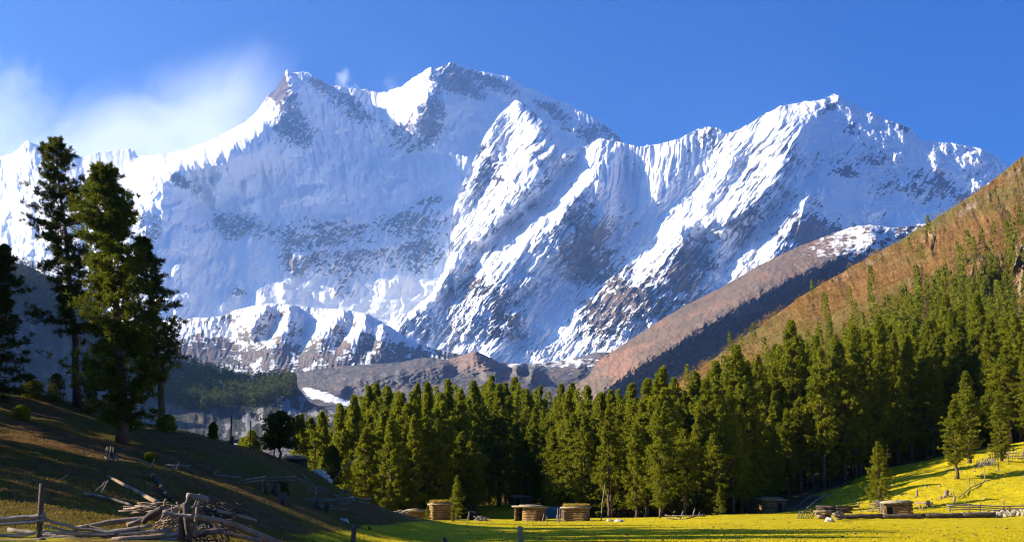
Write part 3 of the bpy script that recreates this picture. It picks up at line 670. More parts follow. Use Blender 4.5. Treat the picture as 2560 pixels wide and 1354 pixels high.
def blades_mesh(name, P, Dv, Wv):
    n = len(P)
    V = np.empty((n, 4, 3)); V[:, 0] = P; V[:, 1] = P + Dv * 0.55 + Wv; V[:, 2] = P + Dv; V[:, 3] = P + Dv * 0.45 - Wv
    return mesh_np(name, V.reshape(-1, 3), np.arange(n * 4).reshape(n, 4), False)
def unitv(a): return a / (np.linalg.norm(a, axis=-1, keepdims=True) + 1e-9)
def crown_arrays(rg, H, cb, R, prof, nb, tpb, bpt, bl, bw, slope=0.1, inner=0.3, tip=0.35, lobes=None, lean=(0, 0)):
    u = rg.random(nb) ** 0.9
    z = cb + (H - cb) * u
    a = rg.random(nb) * 2 * math.pi
    ln = R * prof(u) * rg.uniform(0.55, 1.18, nb)
    if lobes is not None: ln = ln * lobes(u, a)
    sl = slope + rg.normal(0, 0.14, nb) + 0.30 * (u - 0.55)
    f = np.clip(inner + (1 - inner) * rg.random((nb, tpb)) ** 0.7, 0, 1)
    ox = np.cos(a)[:, None] * ln[:, None] * f; oy = np.sin(a)[:, None] * ln[:, None] * f
    tpr = np.clip((1 - u) * 4.0, 0.08, 1)[:, None]
    oz = z[:, None] + sl[:, None] * ln[:, None] * f + 0.10 * ln[:, None] * f ** 3
    tx = np.stack([ox, oy, oz], -1) + rg.normal(0, 0.10 * R, (nb, tpb, 3)) * np.array([.6, .6, .35]) * tpr[:, :, None]
    od = np.stack([np.cos(a), np.sin(a), 0 * a + 0.25], -1)[:, None, None, :]
    Pn = np.repeat(tx[:, :, None, :], bpt, 2) + rg.normal(0, bl * 0.16, (nb, tpb, bpt, 3))
    Dn = unitv(od * 0.8 + rg.normal(0, 0.75, (nb, tpb, bpt, 3)) + np.array([0, 0, 0.25]))
    Wn = unitv(np.cross(Dn, rg.normal(0, 1, Dn.shape)))
    s = rg.uniform(0.6, 1.3, (nb, tpb, bpt, 1))
    Pn, Dn, Wn = Pn.reshape(-1, 3), (Dn * bl * s).reshape(-1, 3), (Wn * bw * s).reshape(-1, 3)
    # leader shoots at the top
    k = max(10, int(nb * 0.12) * bpt // 4)
    zt = H - rg.random(k) ** 1.3 * (H - cb) * 0.07
    pt = np.stack([rg.normal(0, 1, k) * (H - zt) * 0.16, rg.normal(0, 1, k) * (H - zt) * 0.16, zt - bl], -1)
    dt = unitv(rg.normal(0, 0.6, (k, 3)) + np.array([0, 0, 1.0])) * bl
    wt = unitv(np.cross(dt, rg.normal(0, 1, (k, 3)))) * bw
    Pn = np.r_[Pn, pt]; Dn = np.r_[Dn, dt]; Wn = np.r_[Wn, wt]
    Pn[:, 0] += lean[0] * (Pn[:, 2] / H) ** 1.3; Pn[:, 1] += lean[1] * (Pn[:, 2] / H) ** 1.3
    br = (z, a, ln, sl)
    return Pn, Dn, Wn, br

class MB:
    def __init__(s): s.v = []; s.f = []
    def tube(s, pts, rad, n=8, rough=0.0, cap=True, rg=random):
        pts = [Vector(p) for p in pts]
        if not hasattr(rad, '__len__'): rad = [rad] * len(pts)
        b0 = len(s.v); up = None
        for i, p in enumerate(pts):
            t = (pts[min(i + 1, len(pts) - 1)] - pts[max(i - 1, 0)]).normalized()
            if up is None: up = Vector((0, 0, 1)) if abs(t.z) < 0.9 else Vector((1, 0, 0))
            a = t.cross(up).normalized(); b = a.cross(t).normalized(); up = b
            for k in range(n):
                an = 2 * math.pi * k / n; r = rad[i] * (1 + rg.uniform(-rough, rough))
                s.v.append(p + (a * math.cos(an) + b * math.sin(an)) * r)
        for i in range(len(pts) - 1):
            for k in range(n):
                q = b0 + i * n
                s.f.append((q + k, q + (k + 1) % n, q + n + (k + 1) % n, q + n + k))
        if cap:
            s.f.append(tuple(b0 + k for k in range(n))[::-1]); q = b0 + (len(pts) - 1) * n; s.f.append(tuple(q + k for k in range(n)))
        return s
    def log(s, p0, p1, r0, r1=None, n=9, bend=0.03, rough=0.10, seg=7, rg=random):
        p0, p1 = Vector(p0), Vector(p1); r1 = r0 if r1 is None else r1; ln = (p1 - p0).length
        off = Vector((rg.uniform(-1, 1), rg.uniform(-1, 1), rg.uniform(-1, 1))) * ln * bend
        pts = [p0.lerp(p1, i / seg) + off * math.sin(math.pi * i / seg) + Vector((rg.uniform(-1, 1), rg.uniform(-1, 1), rg.uniform(-1, 1))) * r0 * 0.15 for i in range(seg + 1)]
        return s.tube(pts, [r0 + (r1 - r0) * i / seg for i in range(seg + 1)], n, rough, True, rg)
    def box(s, c, size, rz=0.0, tx=0.0, ty=0.0, taper=1.0):
        from mathutils import Euler
        R = Euler((tx, ty, rz)).to_matrix(); b = len(s.v); c = Vector(c)
        for sz in (-1, 1):
            for sx, sy in ((-1, -1), (1, -1), (1, 1), (-1, 1)):
                k = taper if sz > 0 else 1.0
                s.v.append(c + R @ Vector((sx * size[0] / 2 * k, sy * size[1] / 2 * k, sz * size[2] / 2)))
        for q in ((0, 3, 2, 1), (4, 5, 6, 7), (0, 1, 5, 4), (1, 2, 6, 5), (2, 3, 7, 6), (3, 0, 4, 7)): s.f.append(tuple(b + i for i in q))
        return s
    def rock(s, c, r, rg=random, n=7):
        b = len(s.v); c = Vector(c); seed = rg.randint(0, 9999); m = 2 * n
        th = np.linspace(0, math.pi, n + 1)[:, None]; ph = np.linspace(0, 2 * math.pi, m, endpoint=False)[None]
        d = np.stack([np.sin(th) * np.cos(ph), np.sin(th) * np.sin(ph), np.cos(th) + 0 * ph], -1)
        k = 1 + 0.5 * fbm(d[..., 0] * 1.3 + seed, d[..., 1] * 1.3 + d[..., 2] * 1.7, seed, 3)
        for i in range(n + 1):
            for j in range(m): s.v.append(c + Vector((d[i, j] * k[i, j] * np.array(r)).tolist()))
        for i in range(n):
            for j in range(m): s.f.append((b + i * m + j, b + (i + 1) * m + j, b + (i + 1) * m + (j + 1) % m, b + i * m + (j + 1) % m))
        return s
    def build(s, name, mat, parent=None, smooth_=True, origin=None):
        me = bpy.data.meshes.new(name)
        o = Vector(origin) if origin is not None else Vector((0, 0, 0))
        me.from_pydata([tuple(Vector(p) - o) for p in s.v], [], s.f)
        me.polygons.foreach_set('use_smooth', [smooth_] * len(me.polygons)); me.update()
        ob = link(name, me, mat, parent)
        if origin is not None and parent is None: ob.location = o
        return ob
def tag(o, label, cat, group=None):
    o['label'] = label; o['category'] = cat
    if group: o['group'] = group
    return o
def empty(name, loc, label, cat, group=None, rz=0.0, scale=None):
    o = bpy.data.objects.new(name, None); COL.objects.link(o); o.location = loc; o.rotation_euler = (0, 0, rz)
    if scale: o.scale = scale
    o.empty_display_size = 0.3
    return tag(o, label, cat, group)
def trunk_mb(rg, H, r, br=None, lean=(0, 0), limbs=60, cut=0.98, bendy=0.12):
    mb = MB(); n = 12; rr = random.Random(int(rg.integers(0, 99999)))
    off = [(rr.uniform(-1, 1) * bendy, rr.uniform(-1, 1) * bendy) for _ in range(n + 1)]; off[0] = (0, 0)
    pts = []; rad = []
    for i in range(n + 1):
        t = i / n; z = H * cut * t - (0.3 if i == 0 else 0)
        pts.append((off[i][0] + lean[0] * t ** 1.3, off[i][1] + lean[1] * t ** 1.3, z)); rad.append(r * (1.35 if i == 0 else 1.0) * (1 - t) ** 0.85 + 0.02)
    mb.tube(pts, rad, 8, 0.08, True, rr)
    if br is not None:
        z, a, ln, sl = br; idx = rg.choice(len(z), min(limbs, len(z)), replace=False)
        for i in idx:
            t = z[i] / H; c = Vector((lean[0] * t ** 1.3, lean[1] * t ** 1.3, z[i])); d = Vector((math.cos(a[i]), math.sin(a[i]), sl[i]))
            mb.tube([c, c + d * ln[i] * 0.5, c + d * ln[i] * 0.93 + Vector((0, 0, 0.08 * ln[i]))], [max(0.025, r * 0.16 * (1 - t) + 0.015), 0.025, 0.012], 4, 0, False, rr)
    return mb

# profiles: share of the full radius for height u (0 = crown base, 1 = top)
def prof_spruce(u): return np.interp(u, [0, .1, .25, .45, .65, .8, .92, 1], [.60, .86, 1.0, .88, .66, .42, .19, .02])
def prof_column(u): return np.interp(u, [0, .1, .25, .45, .65, .8, .92, 1], [.70, .95, 1.0, .96, .80, .56, .27, .02])
def prof_cone(u): return np.clip(1.02 * (1 - u) ** 0.8, 0.05, 1.1)
PROTO = []
for i in range(9):
    rg = np.random.default_rng(500 + i)
    H = 16.0; cb = (2.2, 1.2, 3.2, 1.6, 0.8, 2.6, 3.8, 1.0, 2.0)[i]; R = (2.35, 2.1, 2.1, 2.6, 1.9, 1.9, 2.2, 2.5, 1.7)[i]
    pf = (prof_spruce, prof_column, prof_spruce, prof_cone, prof_column, prof_spruce, prof_column, prof_spruce, prof_column)[i]
    ph = rg.random(6) * 6.28
    lob = lambda u, a, ph=ph: np.clip(1 + 0.28 * np.sin(3 * a + ph[0] + 7 * u) + 0.22 * np.sin(2 * a - ph[1] + 17 * u) + 0.2 * np.sin(23 * u + ph[2]), 0.4, 1.5)
    Pn, Dn, Wn, br = crown_arrays(rg, H, cb, R, pf, 250, 6, 13, 0.36, 0.060, -0.02, 0.35, lobes=lob)
    PROTO.append((blades_mesh("crown", Pn, Dn, Wn), trunk_mb(rg, H, 0.26, br, limbs=70), H))
TR_ME = []
for i, (cm, tm, H) in enumerate(PROTO):
    o = tm.build("trunk", M_BARK); TR_ME.append(o.data); bpy.data.objects.remove(o)
    cm.materials.append(M_CON)
def forest_tree(x, y, h, i, label, group, wide=1.0, rz=0.0, name='conifer_tree', z=None):
    z = float(ground(x, y)) if z is None else z; s = h / PROTO[i][2]
    t = empty(name, (x, y, z - 0.05), label, 'tree', group, rz, (s * wide, s * wide, s))
    link('trunk', TR_ME[i], None, t); link('crown', PROTO[i][0], None, t)
    return t

# ---- the forest behind the meadow
ENV = [(740, 1045), (770, 1040), (800, 1028), (850, 1010), (880, 985), (915, 970), (930, 962), (965, 966), (1000, 968), (1060, 958), (1115, 950), (1180, 955), (1225, 942), (1290, 944), (1350, 968), (1400, 962), (1465, 962), (1530, 978), (1580, 962), (1640, 930), (1660, 917), (1700, 952), (1745, 930), (1795, 905), (1850, 866),
       (1900, 885), (1950, 858), (1990, 805), (2040, 835), (2100, 838), (2150, 812), (2215, 790), (2300, 810), (2340, 800), (2385, 738), (2440, 762), (2475, 735), (2520, 800), (2560, 785), (2800, 760)]
def env(px): return float(np.interp(px, [q[0] for q in ENV], [q[1] for q in ENV]))
rnd = random.Random(11)
ZONES = [
    (690, 985, "sunlit conifer at the low left end of the forest beside the shaded hill", "conifers at the left end of the forest"),
    (985, 1400, "tall conifer of the dense forest standing behind the small wooden huts", "conifers behind the wooden huts"),
    (1400, 1800, "conifer in the middle of the forest behind the broken log fence", "conifers in the middle of the forest"),
    (1800, 2150, "yellow green conifer of the forest behind the cabin, under the brown ridge", "conifers under the brown ridge"),
    (2150, 9999, "tall conifer of the right-hand forest above the grassy slope", "conifers above the grassy slope")]
placed = []
def try_tree(px, d, top, i=None, mind=2.6, hmin=6.5, hmax=28):
    x, y = gxy(px, d)
    for q in placed:
        if (q[0] - x) ** 2 + (q[1] - y) ** 2 < mind * mind: return False
    z = float(ground(x, y)); h = (float(P3(px, top, d)[2]) - z) 
    if h < hmin or h > hmax: return False
    placed.append((x, y)); zn = next(k for k in ZONES if px < k[1])
    i = rnd.randrange(len(PROTO)) if i is None else i
    wide = max(0.8, min(1.6, (16.0 / h) ** 0.5)) * rnd.uniform(0.80, 1.22)
    forest_tree(x, y, h, i, zn[2], zn[3], wide, rnd.uniform(0, 6.28), z=z)
    return True
# trees whose tips make the skyline
for (px, top, dz) in ((772, 1045, 4), (800, 1030, 8), (845, 1012, 8), (880, 990, 12), (918, 968, 20), (935, 962, 34), (966, 966, 30), (1000, 985, 10), (1040, 962, 30), (1065, 960, 16), (1117, 952, 28), (1150, 975, 12), (1182, 955, 30), (1228, 942, 36), (1262, 960, 20), (1287, 946, 30),
                      (1320, 975, 14), (1352, 968, 24), (1405, 962, 26), (1432, 960, 30), (1470, 968, 22), (1505, 985, 14), (1530, 978, 20), (1583, 962, 20), (1622, 950, 18), (1660, 917, 10), (1690, 945, 22), (1745, 930, 20), (1770, 950, 10), (1797, 905, 18), (1850, 866, 10), (1875, 905, 4), (1905, 890, 22), (1950, 862, 16), (1992, 806, 8), (2012, 840, 16),
                      (2055, 842, 12), (2105, 838, 10), (2150, 815, 14), (2215, 790, 6), (2240, 815, 18), (2300, 812, 10), (2340, 800, 16), (2388, 738, 14), (2430, 765, 20), (2470, 735, 12), (2500, 790, 6), (2535, 800, 12), (2562, 785, 6), (2600, 780, 10), (2640, 800, 6)):
    try_tree(px, front(px) + dz, top, mind=1.5)
k = 0; tries = 0
while k < 236 and tries < 9000:
    tries += 1
    px = rnd.uniform(745, 2680); f = rnd.random() ** 1.9; d = front(px) + 1 + f * (46 if px < 1900 else 40)
    if px < 850 and rnd.random() < 0.5: continue
    if 1190 < px < 1375 and d < 224: continue
    lo = env(px); rngp = 26 + 150 * (1 - f) if px < 1800 else 30 + 230 * (1 - f)
    top = lo + 12 + rnd.random() * rngp
    if try_tree(px, d, top, mind=2.4 + 1.2 * f): k += 1
# the crowns further back, seen only through the gaps
def back_forest():
    rg = np.random.default_rng(91); pts = []
    for i in range(230):
        px = rg.uniform(780, 2680); d = float(front(px)) + rg.uniform(14, 62); x, y = gxy(px, d); z = float(ground(x, y))
        h = float(P3(px, env(px) + rg.uniform(8, 90), d)[2]) - z
        if 6 < h < 27: pts.append((np.array([x, y, z]), px, h))
    far_wood("back_forest", pts, lambda px, py, rg: py, 1100, 0.030, 0.0048, 0.125, M_CON, "crowded conifer crowns filling the gaps behind the front trees of the forest", "forest", 64, prof_spruce)
# single trees that stand out
def lone(px, d, top, i, label, wide=1.0, name='conifer_tree', h=None):
    x, y = gxy(px, d); z = float(ground(x, y)); h = h or float(P3(px, top, d)[2]) - z
    return forest_tree(x, y, h, i, label, None, wide, rnd.uniform(0, 6), name, z)
lone(1142, 172, 1188, 3, "small young conifer with a pointed top just right of the grass-roofed hut", 1.3, 'young_conifer')
lone(1800, 170, 1212, 3, "small bright young conifer left of the dark cabin at the meadow edge", 1.25, 'young_conifer')
lone(1650, 164, 1165, 2, "spindly pale conifer at the meadow edge behind the broken log fence", 1.2)
lone(2200, 168, 1105, 1, "slim conifer with a bare lower trunk standing just left above the right-hand cabin", 1.2)
lone(2396, 186, 1000, 2, "tall conifer with a long bare reddish trunk on the open grassy slope", 1.3)
lone(2430, 205, 930, 0, "broad conifer growing on top of the grassy slope left of the picket fence", 1.2)
lone(2510, 196, 985, 4, "dark spreading conifer overhanging the picket fence on the right", 1.3)
lone(748, 150, 1035, 2, "very slender conifer with a bare stem left of the forest, above the dark hut", 0.8)
lone(625, 185, 1078, 0, "small sunlit conifer peeping over the hill crest beside the thin pole", 1.3)
lone(604, 210, 1097, 1, "tiny pale conifer just visible over the hill crest between the two poles", 1.2)
lone(1070, 158, 1262, 3, "tiny sunlit conifer bush against the left wall of the grass-roofed hut", 1.6, 'young_conifer')
lone(1133, 160, 1278, 4, "low green bush at the right corner of the grass-roofed hut", 2.2, 'bush')

# ---- the big dark trees on the left hill
def big_tree(px, d, top, R, cb, prof, nb, tpb, bpt, bl, bw, seed, mat, label, r, lean=(0, 0), slope=0.05, inner=0.35, lob=None, name='pine_tree', limbs=140):
    x, y = gxy(px, d); z = float(ground(x, y)); H = float(P3(px, top, d)[2]) - z; rg = np.random.default_rng(seed)
    ph = rg.random(8) * 6.28
    lobf = lambda u, a: np.clip(1 + 0.30 * np.sin(2 * a + ph[0] + 9 * u) + 0.28 * np.sin(3 * a - ph[1] + 21 * u) + 0.25 * np.sin(31 * u + ph[2]), 0.35, 1.6) * (lob(u, a) if lob else 1)
    Pn, Dn, Wn, br = crown_arrays(rg, H, H * cb, R, prof, nb, tpb, bpt, bl, bw, slope, inner, lobes=lobf, lean=lean)
    t = empty(name, (x, y, z - 0.1), label, 'tree')
    trunk_mb(rg, H, r, br, lean, limbs, bendy=0.10).build('trunk', M_BARK, t)
    cm = blades_mesh("crown", Pn, Dn, Wn); link('crown', cm, mat, t)
    return t
def prof_open(u): return np.interp(u, [0, .06, .2, .3, .42, .52, .62, .70, .80, .88, .94, 1], [.55, .95, .8, .68, .72, .95, 1.1, .62, .85, .50, .42, .12])
def prof_dense(u): return np.interp(u, [0, .08, .2, .35, .5, .58, .66, .74, .82, .9, .96, 1], [.45, .85, 1.0, 1.0, .92, .72, .78, .82, .6, .50, .36, .1])
def prof_left(u): return np.interp(u, [0, .1, .3, .5, .7, .85, 1], [.7, 1.0, .95, .8, .6, .4, .08])
def prof_mid(u): return np.interp(u, [0, .12, .3, .5, .75, .9, 1], [.4, .9, 1.0, .9, .62, .45, .1])
big_tree(184, 104, 348, 2.45, 0.27, prof_open, 290, 9, 22, 0.30, 0.024, 71, M_SHADECON, "tall open-branched pine with a leaning bare lower trunk on the dark hill", 0.30, lean=(-3.0, 0.3), slope=0.12, inner=0.30)
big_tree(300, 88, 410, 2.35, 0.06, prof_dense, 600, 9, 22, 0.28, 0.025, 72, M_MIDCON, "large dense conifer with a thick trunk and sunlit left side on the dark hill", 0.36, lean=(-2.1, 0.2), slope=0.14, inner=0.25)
big_tree(402, 98, 595, 1.75, 0.26, prof_mid, 220, 8, 20, 0.30, 0.025, 73, M_SHADECON, "shorter pine with a bare foot just right of the large dense conifer on the crest", 0.24, lean=(-2.2, 0.2), slope=0.05)
big_tree(-34, 96, 612, 2.2, 0.03, prof_left, 260, 8, 20, 0.30, 0.026, 74, M_SHADECON, "dark conifer cut by the left edge of the picture", 0.30, slope=0.0)
big_tree(697, 108, 1030, 1.55, 0.30, prof_column, 150, 8, 9, 0.26, 0.05, 75, M_SHADECON, "short round-topped pine beside the dark hut on the hill crest", 0.10, slope=0.0)
big_tree(-330, 104, 560, 2.9, 0.05, prof_left, 200, 8, 8, 0.40, 0.065, 76, M_SHADECON, "dark conifer out of the picture on the left, first beyond the edge", 0.3)
# more trees of the same wood, further left: their shade lies across the hill and the meadow
for j, (x, y, h) in enumerate(((-43, 112, 19), (-50, 96, 17), (-38, 84, 12), (-56, 118, 20), (-62, 104, 18), (-47, 128, 18), (-68, 128, 19), (-34, 72, 10), (-75, 110, 20), (-84, 134, 21), (-58, 86, 16), (-46, 74, 13), (-60, 132, 24), (-95, 120, 20), (-70, 92, 17), (-54, 142, 19), (-27, 60, 13), (-31, 64, 15), (-36, 60, 16), (-30, 69, 14), (-40, 67, 17), (-46, 62, 17), (-35, 78, 15), (-41, 91, 19), (-44, 100, 22), (-52, 70, 18), (-40, 50, 11), (-48, 107, 23), (-60, 96, 23), (-30, 50, 9), (-36, 53.5, 11), (-29, 57, 10), (-27, 46.5, 7), (-38, 47, 11), (-44, 105, 23), (-52, 124, 24), (-49, 118, 24), (-50, 112, 24), (-41, 97, 19), (-33, 88, 16))):
    if CX + F * x / y * 1.013 > -250: continue
    forest_tree(x, y, h, j % 9, "conifer of the wood on the hill beyond the left edge", "conifers beyond the left edge", 1.25, j * 1.3)
def bush(px, d, w, h, label, seed, mat=M_SHADECON, name='bush', n=26, pointed=False):
    rg = np.random.default_rng(seed); b = gp(px, d)
    m = n * 60; u = rg.random(m); a = rg.random(m) * 6.28; rr = (rg.random(m) ** 0.4)
    rad = w / 2 * (np.sqrt(np.clip(1 - (2 * u - 0.75) ** 2 / 1.6, 0.02, 1)) if not pointed else np.sqrt(np.clip((1 - u) * (u + 0.6), 0.01, 1)) * 1.1)
    rad = rad * (1 + 0.2 * np.sin(3 * a + seed) + 0.15 * np.sin(9 * u + 2 * a))
    Pn = np.stack([np.cos(a) * rad * rr, np.sin(a) * rad * rr, u * h], -1)
    Dn = unitv(Pn * np.array([1, 1, .6]) + rg.normal(0, 0.35, (m, 3)) + np.array([0, 0, .2])) * 0.20 * max(0.7, min(1.4, w / 1.4)); Wn = unitv(np.cross(Dn, rg.normal(0, 1, (m, 3)))) * 0.035
    t = empty(name, b, label, 'bush')
    link('foliage', blades_mesh('foliage', Pn, Dn, Wn), mat, t)
    mb = MB()
    for i in range(7):
        an = i * 0.9; mb.tube([(0, 0, -0.1), (math.cos(an) * w * .15, math.sin(an) * w * .15, h * .4), (math.cos(an) * w * .3, math.sin(an) * w * .3, h * .75)], [0.035, 0.025, 0.01], 5)
    mb.build('stem', M_BARK, t)
    return t
bush(124, 103, 1.2, 2.0, "round upright bush between the leaning pine and the left edge, on the crest", 1, M_SHADECON)
bush(66, 102, 1.5, 1.2, "low dark bush at the foot of the leftmost conifer", 2)
bush(212, 103, 1.2, 2.2, "dark bush right beside the leaning pine's trunk", 3)
bush(42, 88, 1.0, 0.8, "small olive shrub low on the dark slope at far left", 4, M_CON)
bush(527, 100, 0.75, 1.15, "small dark pointed bush alone on the hill crest left of the poles", 5, pointed=True)
bush(828, 116, 1.8, 3.0, "big dark rounded juniper beside the rocks at the end of the hill", 6, pointed=True, n=60)
bush(700, 88, 0.9, 0.9, "dark bush on the slope below the rail fence", 7)
bush(372, 84, 0.6, 0.5, "little leafy bush among the crossed branches below the big tree", 9, M_CON)
bush(410, 97.5, 1.3, 1.1, "low green branch clump at the foot of the pine on the crest", 10, M_CON)

# ---- countless small trees and shrubs far away
def sample_relief(rel, n, seed, pxr, fn):
    o, R, b, PX, PY, G = rel; rg = np.random.default_rng(seed); ny, nx = PX.shape; outp = []; t = 0
    while len(outp) < n and t < n * 60:
        t += 1
        i, j = int(rg.integers(2, ny - 1)), int(rg.integers(1, nx - 1))
        if not (pxr[0] < PX[i, j] < pxr[1]): continue
        p = fn(PX[i, j], PY[i, j], rg)
        if p > 0 and rg.random() < p: outp.append((G[i, j], PX[i, j], PY[i, j]))
    return outp
def far_wood(name, pts, hfn, nbl, blen, bwid, wfrac, mat, label, cat, seed, pf):
    rg = np.random.default_rng(seed); Ps = []; Ds = []; Ws = []
    for (g, px, py) in pts:
        h = hfn(px, py, rg); w = h * wfrac * rg.uniform(0.8, 1.25)
        u = rg.random(nbl) ** 0.9; a = rg.random(nbl) * 6.28; r = pf(u) * w * rg.random(nbl) ** 0.5
        P_ = np.stack([np.cos(a) * r, np.sin(a) * r, u * h], -1) + g
        D_ = unitv(np.stack([np.cos(a), np.sin(a), 0.5 + 0 * a], -1) + rg.normal(0, .6, (nbl, 3))) * blen * h; W_ = unitv(np.cross(D_, rg.normal(0, 1, (nbl, 3)))) * bwid * h
        Ps.append(P_); Ds.append(D_); Ws.append(W_)
    me = blades_mesh(name, np.concatenate(Ps), np.concatenate(Ds), np.concatenate(Ws))
    o = link(name, me, mat); tag(o, label, cat); o['kind'] = 'stuff'
    return o
back_forest()
def g_dens(px, py, rg):
    sk = np.interp(px, [q[0] for q in G_sky], [q[1] for q in G_sky]); dpt = (py - sk) / 300.0
    return float(np.clip(0.004 + 0.30 * sstep(dpt, 0.30, 1.05) + 0.12 * fbm(np.array([px / 50.0]), np.array([py / 50.0]), 301, 3)[0], 0.004, 1))
gt = sample_relief(relG, 1500, 5, (1500, 2700), g_dens)
far_wood("hillside_conifers", gt, lambda px, py, rg: rg.uniform(5.5, 13.0), 190, 0.10, 0.030, 0.17, M_CON, "many small dark green conifers scattered over the brown hillside on the right", "conifers", 61, prof_cone)
gs = sample_relief(relG, 9000, 6, (1450, 2700), lambda px, py, rg: float(np.clip(0.35 + 1.4 * fbm(np.array([px / 35.0]), np.array([py / 28.0]), 305, 3)[0], 0.02, 1)))
far_wood("hillside_shrubs", gs, lambda px, py, rg: rg.uniform(2.0, 4.8), 34, 0.22, 0.028, 0.55, M_SHRUB, "orange brown leafless shrubs covering the right-hand hillside", "shrubs", 62, lambda u: 1 - 0.6 * u)
def h_dens(px, py, rg):
    sk = float(np.interp(px, [q[0] for q in H_sky], [q[1] for q in H_sky])); d = py - sk
    lim = 60 - 25 * float(sstep(px, 640, 740)) + 60 * float(sstep(px, 620, 460))
    return 1.0 if d < lim and px < 738 else 0.0
ht = sample_relief(relH, 2600, 7, (-60, 740), h_dens)
far_wood("far_wood", ht, lambda px, py, rg: rg.uniform(12, 21) * (1.0 if px > 560 else 0.9), 46, 0.16, 0.05, 0.17, M_FARCON, "dark blue distant conifer wood on the plateau across the valley at left", "wood", 63, prof_cone)


# ------------------------------------------------------------------ huts
RP = random.Random(77)
def roof_grass(b, sx, sy, n, hgt, mat, parent, z):
    rg = np.random.default_rng(int(abs(b) * 1000) % 9973)
    Pn = np.stack([rg.uniform(-sx / 2, sx / 2, n), rg.uniform(-sy / 2, sy / 2, n), np.full(n, z)], -1)
    Dn = unitv(rg.normal(0, .35, (n, 3)) + np.array([0, 0, 1.0])) * hgt * rg.uniform(.4, 1.2, (n, 1)); Wn = unitv(np.cross(Dn, rg.normal(0, 1, (n, 3)))) * 0.03
    return link('roof_grass', blades_mesh('roof_grass', Pn, Dn, Wn), mat, parent)
M_DRYGRASS = leaf_mat("dry_grass", (0.30, 0.16, 0.03), (0.38, 0.24, 0.05), 0.3, (0.30, 0.22, 0.05))
def earth_mat(name, a, b):
    m, nt = new_mat(name); p = nt.nodes.new('ShaderNodeTexCoord').outputs['Object']
    n = noise_n(nt, p, 3.0, 5, 0.65); out(nt, bsdf(nt, mixc(nt, smooth(nt, n, 0.35, 0.65), a, b), 0.95, 0.05, bump(nt, n, 0.06, 0.9))); return m
M_EARTH = earth_mat("roof_earth", (0.22, 0.18, 0.11), (0.34, 0.29, 0.20))
M_STONE = earth_mat("pale_stone", (0.36, 0.33, 0.29), (0.55, 0.52, 0.48))
def hut(px, d, w, dep, h, yaw, label, name='log_hut', wallm=None, roofm=None, grass=None, openf=None, door=None, posts=0, pitch=0.0, over=0.28, cat='hut'):
    """log hut: stacked logs on four sides, flat earth roof on poles, a flat black panel painted as doorway"""
    wallm = wallm or M_PLANK; roofm = roofm or M_EARTH
    b = gp(px, d, -0.05); t = empty(name, b, label, cat, None, yaw); t.rotation_euler = (RP.uniform(-.02, .02), RP.uniform(-.03, .03), yaw)
    mb = MB(); nl = max(6, int(h / 0.19)); r = h / nl / 2
    for i in range(nl):
        z = r + i * 2 * r
        for s in (-1, 1):
            e = 0.14 + RP.uniform(-.05, .10) if i % 2 else 0.04 + RP.uniform(-.03, .06)
            if not (s == -1 and openf):
                mb.log((-w / 2 - e, s * dep / 2, z), (w / 2 + e, s * dep / 2, z), r * 1.03, None, 7, 0.008, 0.14, 5, RP)
            else:
                for x0, x1 in openf: mb.log((x0 * w, s * dep / 2, z), (x1 * w, s * dep / 2, z), r * 1.04, None, 7, 0.004, 0.1, 3, RP)
            mb.log((s * w / 2, -dep / 2 - 0.14 + e, z), (s * w / 2, dep / 2 + 0.14 - e, z), r * 1.03, None, 7, 0.008, 0.14, 5, RP)
    mb.build('wall', wallm, t)
    rf = MB()
    R_ = 10
    nx_, ny_ = 14, 8
    rf.box((0, 0, h + 0.11), (w + 2 * over, dep + 2 * over, 0.16), 0, pitch, 0.0)
    rf.rock((0, 0, h + 0.20), ((w / 2 + over) * 0.86, (dep / 2 + over) * 0.84, 0.16), RP, 8)
    ro = rf.build('roof', roofm, t)
    pol = MB()
    k = max(4, int(w / 0.45))
    for i in range(k):
        x = -w / 2 - over * 0.5 + (w + over) * i / (k - 1)
        pol.log((x, -dep / 2 - over - 0.08, h + 0.0), (x, dep / 2 + over + 0.05, h + 0.0), 0.055, None, 6, 0.005, 0.1, 3, RP)
    pol.build('roof_pole', M_LOG, ro)
    if grass: roof_grass(w, (w + over) * 0.95, (dep + over) * 0.95, 900, grass, M_DRYGRASS, ro, h + 0.24)
    if door:
        x, dw, dh = door
        dm = MB(); dm.box((x * w, -dep / 2 - r - 0.015, dh / 2), (dw, 0.03, dh)); dd_ = dm.build('doorway_shade', M_BLACK, t, False)  # thin black panel: the opening's shade is painted, the wall behind is solid
        fm = MB()
        for s in (-1, 1): fm.log((x * w + s * dw / 2, -dep / 2 - r - 0.03, 0), (x * w + s * dw / 2, -dep / 2 - r - 0.03, dh + .05), 0.045, None, 6, 0.0, 0.1, 2, RP)
        fm.log((x * w - dw / 2 - .1, -dep / 2 - r - 0.05, dh + .05), (x * w + dw / 2 + .1, -dep / 2 - r - 0.05, dh + .05), 0.05, None, 6, 0.0, 0.1, 2, RP)
        fm.build('door_frame', M_LOG, dd_)
    for i in range(posts):
        p = MB(); x = -w / 2 - 0.3 + (0.22 * i)
        p.log((x - .25, -dep / 2 - 0.35, -.1), (x - .25 + RP.uniform(-.1, .1), -dep / 2 - 0.3, h + 0.05), 0.05, None, 6, 0.01, 0.1, 3, RP); p.build('post', M_GREYLOG, t)
    return t
R_ = math.radians
hut(1100, 165, 2.0, 1.9, 1.75, R_(14), "small log hut with tall orange dry grass growing on its roof", grass=0.42, door=None, over=0.25)
hut(1040, 168, 2.6, 1.6, 0.95, R_(8), "low dark log shed with a flat roof left of the grass-roofed hut", 'log_shed', M_PLANK, over=0.2, cat='shed')
